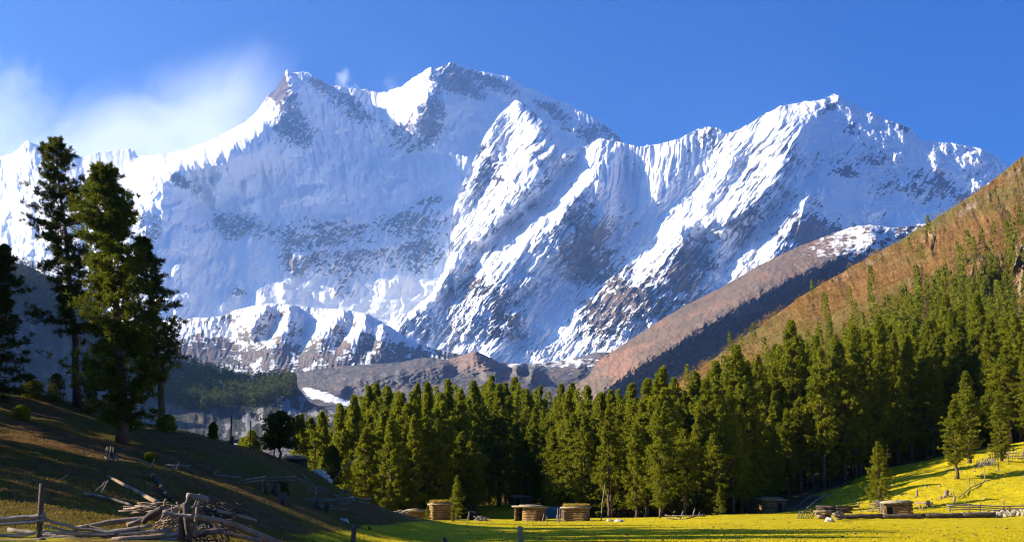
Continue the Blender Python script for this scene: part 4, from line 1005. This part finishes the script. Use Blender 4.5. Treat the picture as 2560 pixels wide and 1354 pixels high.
hut(1324, 165, 2.9, 2.3, 1.55, R_(-16), "log hut with a pale flat roof and barred left front, left of two similar ones", openf=[(-0.5, -0.46), (-0.2, 0.5)], posts=0, over=0.35)
hut(1440, 163, 2.6, 2.2, 1.5, R_(-12), "log hut with a shaggy straw roof and leaning posts at its left side", grass=0.35, posts=4, over=0.3)
hut(1300, 222, 3.0, 2.6, 1.6, R_(10), "bright orange-lit hut half hidden among the trunks behind the flat-roofed one", door=(-0.2, 0.7, 1.3), over=0.3)
hut(1924, 186, 3.1, 2.6, 1.75, R_(24), "timber cabin with a low gabled roof standing in the shade at the forest edge", 'cabin', pitch=0.10, door=(0.2, .7, 1.4), over=0.3, cat='cabin')
hut(2242, 161, 2.9, 2.2, 1.45, R_(-8), "small log hut with an overhanging flat roof at the foot of the grassy slope", door=(-0.32, 0.7, 1.15), posts=3, over=0.28)
hut(735, 121, 1.85, 1.8, 1.6, R_(10), "dark plank hut with a flat roof on the hill behind the round-topped pine", wallm=M_DARKLOG, over=0.12)
# blue tarpaulin tent among the trunks
def tent(px, d, w, h, dep, label):
    t = empty('tarpaulin_tent', gp(px, d), label, 'tent', None, R_(8)); mb = MB(); n = 9
    m, nt = new_mat("teal_tarpaulin"); p = nt.nodes.new('ShaderNodeTexCoord').outputs['Object']; nn = noise_n(nt, p, 2.0, 4)
    out(nt, bsdf(nt, mixc(nt, nn, (0.015, 0.085, 0.10), (0.05, 0.18, 0.20)), 0.6, 0.3, bump(nt, nn, 0.1)))
    V = []
    for i in range(n + 1):
        x = -w / 2 + w * i / n; sag = 0.12 * math.sin(math.pi * i / n)
        for (y, z) in ((-dep / 2, 0.02), (-dep / 2, h * .55 - sag * .5), (-dep * .22, h * .82 - sag), (0, h - sag), (dep * .22, h * .82 - sag), (dep / 2, h * .55), (dep / 2, 0.02)): V.append((x, y, z))
    mb.v = [Vector(v) for v in V]
    for i in range(n):
        for k in range(6): mb.f.append((i * 7 + k, i * 7 + k + 1, (i + 1) * 7 + k + 1, (i + 1) * 7 + k))
    for i in (0, n): mb.f.append(tuple(i * 7 + k for k in range(7)))
    mb.build('canopy', m, t)
    for x in (-w / 2, w / 2):
        q = MB(); q.log((x * 1.02, 0, 0), (x * 1.02, 0, h + .2), 0.04, None, 6, .0, .1, 2, RP); q.build('pole', M_LOG, t)
tent(1378, 192, 3.6, 1.7, 2.6, "teal blue tarpaulin tent in the shade between the two front log huts")

# ------------------------------------------------------------------ logs, posts, fences
def one_log(a, b, r, label, name='fallen_log', cat='log', mat=None, r1=None, bend=0.03, group=None, n=9):
    mb = MB(); mb.log(a, b, r, r1, n, bend, 0.10, 8, RP)
    o = mb.build(name, mat or M_LOG, None, True, origin=(Vector(a) + Vector(b)) / 2)
    return tag(o, label, cat, group)
def post(px, d, h, r, label, mat=None, name='fence_post', lean=(0, 0), cap=None, group=None):
    b = gp(px, d); t = empty(name, b, label, 'post', group)
    mb = MB(); mb.tube([(0, 0, -0.25), (lean[0] * .3, lean[1] * .3, h * .3), (lean[0] * .7 + .01, lean[1] * .7, h * .7), (lean[0], lean[1], h * .97), (lean[0] + .01, lean[1], h)], [r * 1.08, r, r * .98, r * .95, r * .6], 9, 0.09, True, RP)
    mb.build('shaft', mat or M_DARKLOG, t)
    if cap:
        c = MB(); c.log(*cap, 5, 0.03, .1, 3, RP); c.build('broken_stub', mat or M_DARKLOG, t)
    return t
post(1300, 61, 1.18, 0.125, "thick squared fence post standing alone at the bottom edge, right of centre", M_LOG, lean=(0.01, 0))
post(885, 60, 1.05, 0.10, "fence post with a broken arm pointing right at the bottom edge", M_DARKLOG, cap=((0.0, -.02, 0.86), (0.34, 0, 1.06), 0.035, 0.025))
post(1114, 60, 0.70, 0.105, "lowest dark post stub barely rising over the bottom edge", M_DARKLOG, lean=(-.03, 0))
def pole(px, d, top, r, label):
    x, y = gxy(px, d); z = float(ground(x, y)); h = float(P3(px, top, d)[2]) - z
    return post(px, d, h, r, label, M_DARKLOG, 'pole')
pole(572, 101, 1036, 0.055, "thin dark pole with a thicker foot on the hill crest, left of the pair")
pole(621, 104, 1050, 0.05, "thin plain pole on the hill crest, right of the pair")
q = MB(); b = gp(576, 101); q.box(b + Vector((0.03, -.08, .38)), (0.2, 0.14, 0.8)); tag(q.build('utility_box', M_DARKLOG, None, False, origin=b), "narrow dark box fixed beside the foot of the left thin pole", 'box')
pole(785, 114, 1100, 0.05, "dark pole standing just left of the rounded juniper")
one_log(gp(830, 113, .1), PV(895, 1138, 113), 0.05, "grey pole leaning up to the right out of the rocks beside the juniper", 'leaning_pole', 'pole', M_GREYLOG)
one_log(gp(1502, 164, 0), PV(1513, 1205, 165), 0.07, "pale bare dead trunk standing upright and leaning slightly at the meadow edge", 'dead_tree', 'tree', M_GREYLOG, 0.03)
def fence(name, label, d, posts, rails, mat=None, r=0.05, pr=0.07, cat='fence'):
    """posts: (px, base offset?, height, lean) ; rails: lists of (px, py[, d])"""
    p0 = posts[0]; b = gp(p0[0], p0[3] if len(p0) > 3 else d); t = empty(name, b, label, cat)
    for p in posts:
        dp = p[3] if len(p) > 3 else d; c = gp(p[0], dp) - b; ln = p[2]
        mb = MB(); mb.log(c + Vector((0, 0, -.15)), c + Vector((ln, 0, p[1])), pr, pr * .85, 8, 0.02, 0.12, 4, RP); mb.build('post', M_DARKLOG if d < 150 else M_LOG, t)
    for rl in rails:
        pts = [PV(q[0], q[1], q[2] if len(q) > 2 else d) - b for q in rl]
        dn = []
        for a, c in zip(pts[:-1], pts[1:]):
            for i in range(4): dn.append(a.lerp(c, i / 4) + Vector((0, 0, RP.uniform(-.4, .4) * r)))
        dn.append(pts[-1]); n = len(dn)
        rr = r * RP.uniform(.75, 1.25); sg = RP.choice((-1, 1)) * .3
        mb = MB(); mb.tube(dn, [rr * (1 + sg * (i / n - .5)) for i in range(n)], 8, 0.09, True, RP); mb.build('rail', mat or M_LOG, t)
    return t
fence('rail_fence', "near fence of long sagging grey rails on a tall dark post, bottom left", 38,
      [(100, 1.42, 0.02), (-70, 1.3, 0)],
      [[(-120, 1298), (60, 1292), (112, 1287)], [(-120, 1313), (60, 1305), (116, 1298)], [(-120, 1343), (60, 1335), (118, 1327)], [(112, 1330), (200, 1336), (320, 1333), (430, 1322)],
       [(105, 1297), (180, 1316), (270, 1328), (350, 1318)], [(100, 1342), (260, 1349), (400, 1340), (448, 1330)], [(60, 1352), (300, 1354), (452, 1346)], [(115, 1312), (210, 1335), (290, 1328), (380, 1312)]], M_GREYLOG, 0.052, 0.085)
one_log(PV(355, 1306, 37.9), PV(408, 1272, 38), 0.07, "thick curved log butt rising out of the near fence rails", mat=M_DARKLOG, r1=0.11, bend=0.06)
one_log(PV(-20, 1353, 37.2), PV(112, 1349, 37.2), 0.05, "short brown board lying along the bottom left edge under the rails", 'board', 'board', M_LOG, bend=0)
for (a, c, rr_, lab) in (((178, 1322, 39.5), (425, 1290, 40.5), .075, "long grey log lying behind the near fence, its right end by the sunlit sticks"), ((318, 1312, 39), (470, 1262, 40), .07, "slanting dark pole leaning up behind the fence corner from the left"),
                          ((520, 1322, 40), (655, 1350, 41), .06, "thin log lying below the long golden brown log"), ((280, 1349, 37.6), (560, 1326, 38.4), .065, "long log lying across the foot of the fence corner"), ((20, 1322, 39), (215, 1346, 38.6), .06, "fallen rail lying in the grass under the near fence"),
                          ((196, 1232, 55), (330, 1262, 52), .05, "grey pole lying in the sunlit grass left of the diagonal brown log"), ((545, 1276, 50), (640, 1300, 52), .06, "dark log on the shaded slope just above the long golden brown log")):
    one_log(PV(*a), PV(*c), rr_, lab, mat=M_LOG if rr_ > .06 else M_GREYLOG, bend=.02)
# the tangle at the fence corner
t = empty('fence_corner', gp(462, 38), "tangled fence corner of upright stakes and crossed poles at the lower left", 'fence')
b = t.location.copy()
for (a, c, r, m) in (((452, 1352), (458, 1262), .10, M_DARKLOG), ((474, 1356), (462, 1256), .09, M_DARKLOG), ((482, 1340), (497, 1248), .055, M_LOG), ((470, 1304), (492, 1252), .035, M_GREYLOG), ((432, 1304), (430, 1263), .022, M_GREYLOG),
                     ((447, 1322), (449, 1276), .03, M_GREYLOG), ((424, 1330), (452, 1285), .03, M_LOG), ((441, 1254), (455, 1275), .03, M_LOG), ((500, 1234), (486, 1262), .03, M_GREYLOG), ((455, 1300), (472, 1240), .06, M_DARKLOG), ((414, 1248), (412, 1262), .04, M_LOG)):
    mb = MB(); mb.log(PV(*a, 38) - b, PV(*c, 38 + RP.uniform(-.3, .3)) - b, r, r * .85, 8, .02, .12, 5, RP); mb.build('stake', m, t)
one_log(PV(468, 1240, 37.8), PV(517, 1247, 38.2), .085, "short pale log resting across the forked top of the fence corner", mat=M_GREYLOG, bend=0.01)
one_log(PV(406, 1279, 37.6), PV(486, 1289, 37.7), .05, "pale horizontal pole crossing behind the stakes of the fence corner", 'pole', 'pole', M_GREYLOG)
mb = MB(); pts = [PV(488, 1290, 38), PV(545, 1300, 39), PV(590, 1313, 40), PV(640, 1334, 41), PV(705, 1362, 42)]; dn = []
for a, c in zip(pts[:-1], pts[1:]): dn += [a.lerp(c, i / 4) for i in range(4)]
mb.tube(dn + [pts[-1]], [.07 + .05 * i / 16 for i in range(17)], 10, .06, True, RP); tag(mb.build('long_log', M_LOG, None, True, origin=pts[2]), "long golden brown log sloping down to the right from the fence corner to the meadow", 'log')
def sticks(name, label, cat, n, x0, x1, y0, y1, d, ln, r, ang_, mat, seed, dd_=1.0):
    rr = random.Random(seed); mb = MB(); c0 = PV((x0 + x1) / 2, (y0 + y1) / 2, d)
    for i in range(n):
        px = rr.uniform(x0, x1); py = rr.uniform(y0, y1); a = math.radians(rr.gauss(*ang_)); l = rr.uniform(.4, 1) * ln / 2
        c = PV(px, py, d + rr.uniform(-dd_, dd_)); g = float(ground(c.x, c.y)); c.z = max(c.z, g + r * .5)
        dv = Vector((math.cos(a) * l, rr.uniform(-.5, .5) * l, math.sin(a) * l)); mb.log(c - dv, c + dv, r * rr.uniform(.5, 1.2), None, 5, .06, .1, 3, rr)
    return tag(mb.build(name, mat, None, True, origin=c0), label, cat)
sticks('woodpile', "heap of long parallel sunlit sticks lying behind the fence corner", 'woodpile', 26, 335, 445, 1256, 1282, 42, 1.1, .022, (4, 8), M_LOG, 3, .6)
sticks('woodpile', "small heap of short sunlit poles leaning at the left of the fence corner stakes", 'woodpile', 18, 388, 452, 1296, 1332, 38.4, .7, .025, (40, 20), M_LOG, 4, .3)
sticks('brushwood', "dark heap of brushwood on the shaded slope right of the fence corner", 'brushwood', 70, 500, 590, 1254, 1318, 52, 1.2, .02, (-8, 22), M_DARKLOG, 5, 1.5)
sticks('brushwood', "heap of broken branches at the bottom edge just right of the fence corner", 'brushwood', 34, 470, 575, 1318, 1358, 39, .9, .022, (-25, 30), M_DARKLOG, 6, .8)
sticks('brushwood', "dark rail heap lying low along the bottom left behind the near fence", 'brushwood', 30, 200, 450, 1336, 1356, 38.5, 2.0, .03, (0, 6), M_DARKLOG, 7, .4)
# slope of the left hill: broken fences, sticks, logs
SL = lambda px, py, d: PV(px, py, d)
one_log(SL(268, 1188, 58), SL(430, 1276, 50), .055, "long brown log lying diagonally down the slope above the fence corner", mat=M_LOG, r1=.10)
one_log(SL(382, 1188, 70), SL(428, 1250, 64), .13, "dark rotten trunk lying down the slope beside the diagonal brown log", mat=M_DARKLOG, r1=.08)
def stick_frame(label, items, d, name='broken_fence', mat=M_GREYLOG, r=.04):
    a0 = items[0]; b = PV(a0[0], a0[1], d); t = empty(name, b, label, 'fence')
    for it in items:
        rr_ = it[4] if len(it) > 4 else r
        mb = MB(); mb.log(PV(it[0], it[1], d) - b, PV(it[2], it[3], d + RP.uniform(-.4, .4)) - b, rr_, rr_ * .75, 7, .03, .1, 5, RP); mb.build('rail', mat, t)
    return t
stick_frame("fallen fence of crossing grey poles on the slope below the large dense conifer", [(330, 1203, 440, 1174), (318, 1198, 366, 1202), (362, 1182, 440, 1168), (344, 1146, 386, 1166), (386, 1147, 372, 1172), (436, 1184, 448, 1152), (428, 1189, 480, 1192), (414, 1161, 478, 1163), (352, 1238, 398, 1224), (300, 1234, 330, 1231), (318, 1185, 322, 1178)], 74)
stick_frame("grey sticks propped up as a tripod on the slope left of the diagonal log", [(236, 1229, 271, 1200), (252, 1236, 270, 1201), (262, 1203, 250, 1232), (160, 1208, 246, 1236), (134, 1202, 139, 1193), (143, 1203, 170, 1186)], 56, r=.03)
fence('rail_fence', "rail fence of thin grey poles between dark stubs across the middle of the shaded slope", 86,
      [(520, .5, .3), (603, .75, .05), (660, .8, -.05), (668, .8, .05)],
      [[(510, 1198), (545, 1176)], [(520, 1186), (602, 1192)], [(535, 1194), (600, 1206)], [(602, 1201), (664, 1190)], [(602, 1208), (664, 1198)], [(672, 1196), (740, 1190)], [(672, 1201), (736, 1200)]], M_GREYLOG, .05, .11)
stick_frame("collapsed fence with a steep dark pole at the right end of the slope", [(722, 1219, 750, 1228), (745, 1228, 822, 1227), (757, 1184, 792, 1224), (738, 1193, 778, 1205), (772, 1224, 782, 1208), (790, 1216, 824, 1226), (846, 1240, 862, 1222), (836, 1236, 868, 1246), (872, 1218, 868, 1246)], 96)
fence('rail_fence', "low stacked rail fence near the foot of the shaded slope at its right end", 92,
      [(790, .95, .05), (814, .7, .02), (820, .7, .05), (925, .5, 0)],
      [[(762, 1246), (930, 1246)], [(768, 1252), (860, 1250), (926, 1256)], [(795, 1263), (835, 1264)], [(832, 1260), (880, 1256)], [(800, 1268), (866, 1272)]], M_GREYLOG, .055, .10)
fence('rail_fence', "short fence on the hill crest between the thin pole and the round-topped pine", 106, [(682, .7, 0), (630, .5, 0)], [[(622, 1133), (682, 1139)], [(640, 1142), (682, 1149)]], M_DARKLOG, .04, .06)
def stump(px, d, h, r, label, mat=M_DARKLOG, roots=6, group=None):
    b = gp(px, d); t = empty('tree_stump', b, label, 'stump', group)
    mb = MB(); mb.tube([(0, 0, -.2), (0, 0, h * .15), (.02, 0, h * .5), (.04, 0, h)], [r * 1.5, r * 1.15, r, r * .9], 10, .16, True, RP)
    mb.build('bole', mat, t)
    for i in range(roots):
        a = i * 6.28 / roots + RP.uniform(-.4, .4); rt = MB(); c, s = math.cos(a), math.sin(a)
        rt.tube([(c * r * .5, s * r * .5, h * .25), (c * r * 1.6, s * r * 1.6, .05), (c * r * 2.4, s * r * 2.4, -.12)], [r * .35, r * .25, r * .08], 6, .1, True, RP); rt.build('root', mat, t)
    return t
stump(690, 87, .8, .20, "dark broken stump in the middle of the rail fence on the shaded slope")
stump(705, 84, .7, .25, "dark bushy stump below the rail fence on the shaded slope")
stump(792, 90, 1.0, .16, "tall dark stump at the left end of the low stacked rail fence")
t = empty('dead_root', gp(276, 82), "gnarled dead root hanging down the bank below the large dense conifer", 'root')
b = t.location.copy()
for k in range(7):
    mb = MB(); x0 = 268 + k * 3; pts = [PV(x0, 1118 + RP.uniform(-5, 8), 82), PV(x0 + RP.uniform(-6, 8), 1140, 81), PV(x0 + RP.uniform(-2, 16), 1160, 80), PV(x0 + RP.uniform(8, 28), 1180, 79)]
    mb.tube([p - b for p in pts], [.05, .07, .05, .02], 6, .2, True, RP); mb.build('strand', M_DARKLOG, t)
rk = MB()
def rock(px, d, r, label, name='rock', flat=.7, mat=None, group=None):
    mb = MB(); c = gp(px, d, r * flat * .35); mb.rock(c, (r, r * .8, r * flat), RP); return tag(mb.build(name, mat or M_STONE, None, False, origin=c), label, 'rock', group)
rock(796, 113, .55, "largest pale boulder on the shoulder of the hill left of the juniper"); rock(812, 112, .40, "second pale boulder, right of the largest one beside the juniper"); rock(822, 111, .30, "small pale rock lowest of the group beside the juniper")
rock(860, 92, .35, "grey stone lying under the low stacked rail fence"); rock(1546, 158, .5, "pale flat stone on the meadow edge left of the broken log fence", flat=.5); rock(1522, 160, .3, "small stone left of the pale flat stone at the meadow edge"); rock(2072, 150, .5, "dark boulder at the left end of the long log wall")
rock(880, 110, .22, "white stone on the slope above the rail fence's right end", flat=.9)

# ------------------------------------------------------------------ meadow edge
stick_frame("broken fence of white fallen poles on the meadow edge in front of the forest", [(1662, 1287, 1700, 1292), (1664, 1293, 1722, 1299), (1680, 1288, 1764, 1289), (1700, 1299, 1708, 1276), (1664, 1302, 1720, 1296), (1716, 1295, 1762, 1283), (1732, 1289, 1738, 1270), (1747, 1286, 1750, 1277), (1684, 1280, 1688, 1276)], 158, r=.075)
for i, (px, h, ln, lab) in enumerate(((1172, 1.05, 0.05, "dark upright stake right of the horizontal bar beside the black heap"),)): post(px, 163, h, .06, lab, M_GREYLOG, 'stake', (ln, 0))
fence('hitching_rail', "single horizontal bar on short legs between the grass-roofed hut and the black heap", 163, [(1134, .5, 0), (1170, .55, 0)], [[(1132, 1297), (1172, 1298)]], M_GREYLOG, .05, .06)
STK = ((1318, .45), (1331, .6), (1355, .95), (1367, .75), (1391, .85), (1398, .85))
for i, (px, h) in enumerate(STK): post(px, 158, h, .05, "thin grey stake standing in the grass in front of the two log huts", M_GREYLOG, 'stake', (RP.uniform(-.05, .3) if i in (2, 4) else 0, 0), group="stakes in front of the log huts")
mb = MB(); c = gp(1187, 165); mb.rock(c + Vector((0, 0, .3)), (.8, .7, .65), RP); tag(mb.build('covered_heap', M_BLACK, None, True, origin=c), "black covered heap at the meadow edge right of the horizontal bar", 'heap')
sticks('woodpile', "pile of pale split wood beside the black heap", 'woodpile', 24, 1190, 1218, 1291, 1301, 162, .8, .06, (5, 25), M_GREYLOG, 12, .5)
sticks('woodpile', "pile of pale sunlit timber at the foot of the hill left of the low shed", 'woodpile', 26, 990, 1022, 1275, 1286, 158, 1.0, .06, (-5, 12), M_GREYLOG, 13, .5)
# log wall and stacked logs on the right
LW = 152
for i, (x0, x1, yy, r) in enumerate(((2100, 2205, 1290, .26), (2205, 2312, 1290, .25), (2312, 2405, 1288, .27), (2405, 2488, 1287, .28))):
    one_log(PV(x0, yy, LW), PV(x1, yy - 1, LW), r, ("leftmost thick log of the long log wall along the meadow", "second thick log of the long log wall, in front of the small log hut", "third thick log of the long log wall, right of the small log hut", "rightmost thick log of the long log wall along the meadow")[i], 'wall_log', 'log', M_DARKLOG, bend=.006, n=10)
sticks('log_stack', "stack of old logs with sunlit cut ends at the left end of the log wall", 'log stack', 14, 2050, 2075, 1276, 1294, 153, 1.6, .16, (0, 3), M_LOG, 14, .4)
sticks('log_stack', "dark stack of long weathered logs behind the log wall's left end", 'log stack', 16, 2050, 2120, 1264, 1284, 156, 2.6, .12, (0, 2), M_DARKLOG, 15, .6)
sticks('log_stack', "small stack of sunlit round logs second from the left along the log wall", 'log stack', 10, 2088, 2106, 1282, 1295, 151.3, .9, .15, (0, 3), M_LOG, 16, .3)
b = gp(2006, 158); t = empty('picket_fence', b, "row of short slanting stakes at the left end of the log stacks", 'fence')
for i in range(11):
    c = gp(1990 + i * 4, 158) - b; mb = MB(); mb.log(c, c + Vector((.32 + .1 * RP.random(), 0, .75 + .25 * RP.random())), .045, .035, 6, .01, .1, 3, RP); mb.build('stake', M_GREYLOG, t)
fence('rail_fence', "three-rail pole fence with reddish posts at the right edge of the meadow", 157,
      [(2373, 1.15, .05), (2449, 1.25, .03), (2509, 1.35, .02), (2524, .6, 0), (2580, 1.2, 0), (2423, .75, 0)],
      [[(2366, 1262), (2450, 1262), (2510, 1265), (2600, 1262)], [(2366, 1268), (2450, 1267), (2510, 1271), (2600, 1269)], [(2368, 1273), (2450, 1272), (2510, 1275), (2600, 1275)], [(2372, 1266), (2420, 1258), (2450, 1264)]], M_GREYLOG, .06, .075)
fence('rail_fence', "many-railed pole fence climbing the grassy slope diagonally to the right", 182,
      [(2385, 1.0, 0, 172), (2426, 1.5, 0, 178), (2466, 1.8, 0, 184), (2501, 1.4, 0, 188), (2526, 1.2, 0, 192)],
      [[(2398, 1262 - k * 5, 172), (2428, 1241 - k * 6, 178), (2468, 1224 - k * 6, 184), (2502, 1212 - k * 5, 188), (2575, 1193 - k * 4, 196)] for k in range(5)], M_GREYLOG, .05, .07)
b = gp(2520, 203); t = empty('picket_fence', b, "tall picket fence of grey upright stakes on top of the grassy slope", 'fence')
for i in range(26):
    px = 2478 + i * 4.2; c = gp(px, 204 - i * .1) - b; mb = MB(); mb.log(c, c + Vector((RP.uniform(-.15, .15), 0, 1.35 + RP.uniform(-.3, .5))), .06, .04, 6, .01, .1, 3, RP); mb.build('stake', M_GREYLOG, t)
for k in range(2):
    mb = MB(); mb.log(gp(2475, 204, .6 + k * .5) - b, gp(2590, 201, .6 + k * .5) - b, .05, None, 6, .01, .1, 6, RP); mb.build('rail', M_DARKLOG, t)
for (px, d, h, r, lab) in ((2145, 176, .75, .11, "thin dark stump left of the slim conifer, low on the grassy slope"), (2293, 178, .95, .13, "tall narrow stump in the middle of the grassy slope"), (2299, 167, .5, .12, "small stump beside the roof of the right-hand hut"),
                           (2320, 169, .7, .22, "broad leaning stump above the right-hand hut"), (2366, 174, .85, .30, "biggest broad stump on the grassy slope left of the bare-trunked conifer"), (2352, 173, .35, .14, "low stump just left of the biggest stump"), (2306, 166, .45, .1, "thin stub between the small stump and the broad leaning stump"), (2386, 170, .6, .14, "stump at the lower end of the climbing pole fence")):
    stump(px, d, h, r, lab, M_LOG, 5)
sticks('brushwood', "tangle of pale branches between the climbing fence and the picket fence", 'brushwood', 60, 2440, 2486, 1165, 1205, 193, 2.0, .05, (60, 40), M_GREYLOG, 18, 2)
sticks('brushwood', "branches and sticks scattered under the slim conifer's trunk", 'brushwood', 40, 2180, 2235, 1250, 1278, 164, 1.6, .04, (25, 18), M_GREYLOG, 19, 2)
one_log(gp(2290, 172, .1), gp(2330, 170, .25), .14, "weathered log lying across the slope behind the broad leaning stump", mat=M_LOG)
one_log(gp(2010, 176, .15), gp(2080, 196, .3), .10, "pale fallen trunk lying up the shaded slope right of the cabin", mat=M_GREYLOG)
one_log(gp(1975, 182, .2), gp(2030, 200, .5), .08, "thin fallen trunk lying beside the pale one right of the cabin", mat=M_LOG)

# ------------------------------------------------------------------ grass blades, dung and pebbles
def scatter(name, label, cat, n, seed, xr, yr, fn, hgt, wid, mat, flat=False):
    rg = np.random.default_rng(seed); m = n * 3
    u = rg.random(m); d = yr[0] * (yr[1] / yr[0]) ** rg.random(m); px = xr[0] + (xr[1] - xr[0]) * u
    x = ray(px, 1250)[0] * d; z = ground(x, d); ok = fn(px, d, z, rg); idx = np.nonzero(ok)[0][:n]
    x, d, z = x[idx], d[idx], z[idx]; k = len(idx)
    Pn = np.stack([x, d, z - .01], -1)
    Dn = unitv(rg.normal(0, .45, (k, 3)) + np.array([0, 0, 1.0])) * hgt * rg.uniform(.5, 1.4, (k, 1)); Wn = unitv(np.cross(Dn, rg.normal(0, 1, (k, 3)))) * wid
    o = link(name, blades_mesh(name, Pn, Dn, Wn), mat); tag(o, label, cat); o['kind'] = 'stuff'
M_GRASS = leaf_mat("grass_blades", (0.42, 0.338, 0.010), (0.47, 0.352, 0.012), 0.35, (0.39, 0.33, 0.012))
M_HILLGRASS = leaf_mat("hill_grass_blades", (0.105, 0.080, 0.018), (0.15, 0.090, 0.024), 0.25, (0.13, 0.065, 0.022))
scatter("grass", "short yellow green grass of the meadow", 'grass', 130000, 1, (560, 2700), (66, 175), lambda px, d, z, rg: (d < front(px) - 3) & ((px > 1020) | (z < .5)) & (perlin(px / 30, d / 3, 5) > -.3), .06, .026, M_GRASS)
scatter("slope_grass", "rough grass on the sunny slope at right", 'grass', 40000, 2, (2060, 2720), (158, 225), lambda px, d, z, rg: (z > .5) & (d < front(px)), .12, .03, M_GRASS)
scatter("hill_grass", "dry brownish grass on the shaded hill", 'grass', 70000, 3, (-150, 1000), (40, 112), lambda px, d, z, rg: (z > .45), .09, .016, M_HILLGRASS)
rg = np.random.default_rng(4); mb = MB(); rr = random.Random(5)
for i in range(420):
    px = rr.uniform(580, 2600); d = 72 * (160 / 72) ** rr.random(); p = gp(px, d)
    if px < 1000 and p.z > .5: continue
    r = rr.uniform(.03, .11); mb.rock(p, (r * 1.3, r, r * .8), rr, 3)
o = mb.build("dung_and_pebbles", M_DARKLOG); tag(o, "small dark droppings and pebbles strewn over the sunny meadow", 'pebbles'); o['kind'] = 'stuff'
mb = MB()
for i in range(300):
    p = gp(rr.uniform(2375, 2600), rr.uniform(152, 157.5)); r = rr.uniform(.10, .28); mb.rock(p + Vector((0, 0, .1)), (r, r, r * .8), rr, 4)
o = mb.build("loose_stones", M_EARTH); tag(o, "bank of loose pale stones under the three-rail fence", 'stones'); o['kind'] = 'stuff'
mb = MB()
for i in range(170):
    p = gp(rr.uniform(2080, 2600), rr.uniform(168, 205)); r = rr.uniform(.06, .22); mb.rock(p, (r, r, r * .7), rr, 3)
o = mb.build("slope_stones", M_EARTH); tag(o, "stones and tussocks dotted over the grassy slope", 'stones'); o['kind'] = 'stuff'

# ------------------------------------------------------------------ the air
def haze_box():
    m, nt = new_mat("haze")
    v = nt.nodes.new('ShaderNodeVolumePrincipled')
    v.inputs['Color'].default_value = HAZE_COLOR + (1,); v.inputs['Density'].default_value = HAZE_DENSITY
    v.inputs['Anisotropy'].default_value = HAZE_ANISO
    o = nt.nodes.new('ShaderNodeOutputMaterial'); L(nt, v.outputs[0], o.inputs['Volume'])
    mb = MB(); mb.box((-200, 8300, 2465), (13600, 17400, 5070)); o = mb.build("haze", m, None, False)
    o['kind'] = 'stuff'; o.display_type = 'WIRE'
haze_box()
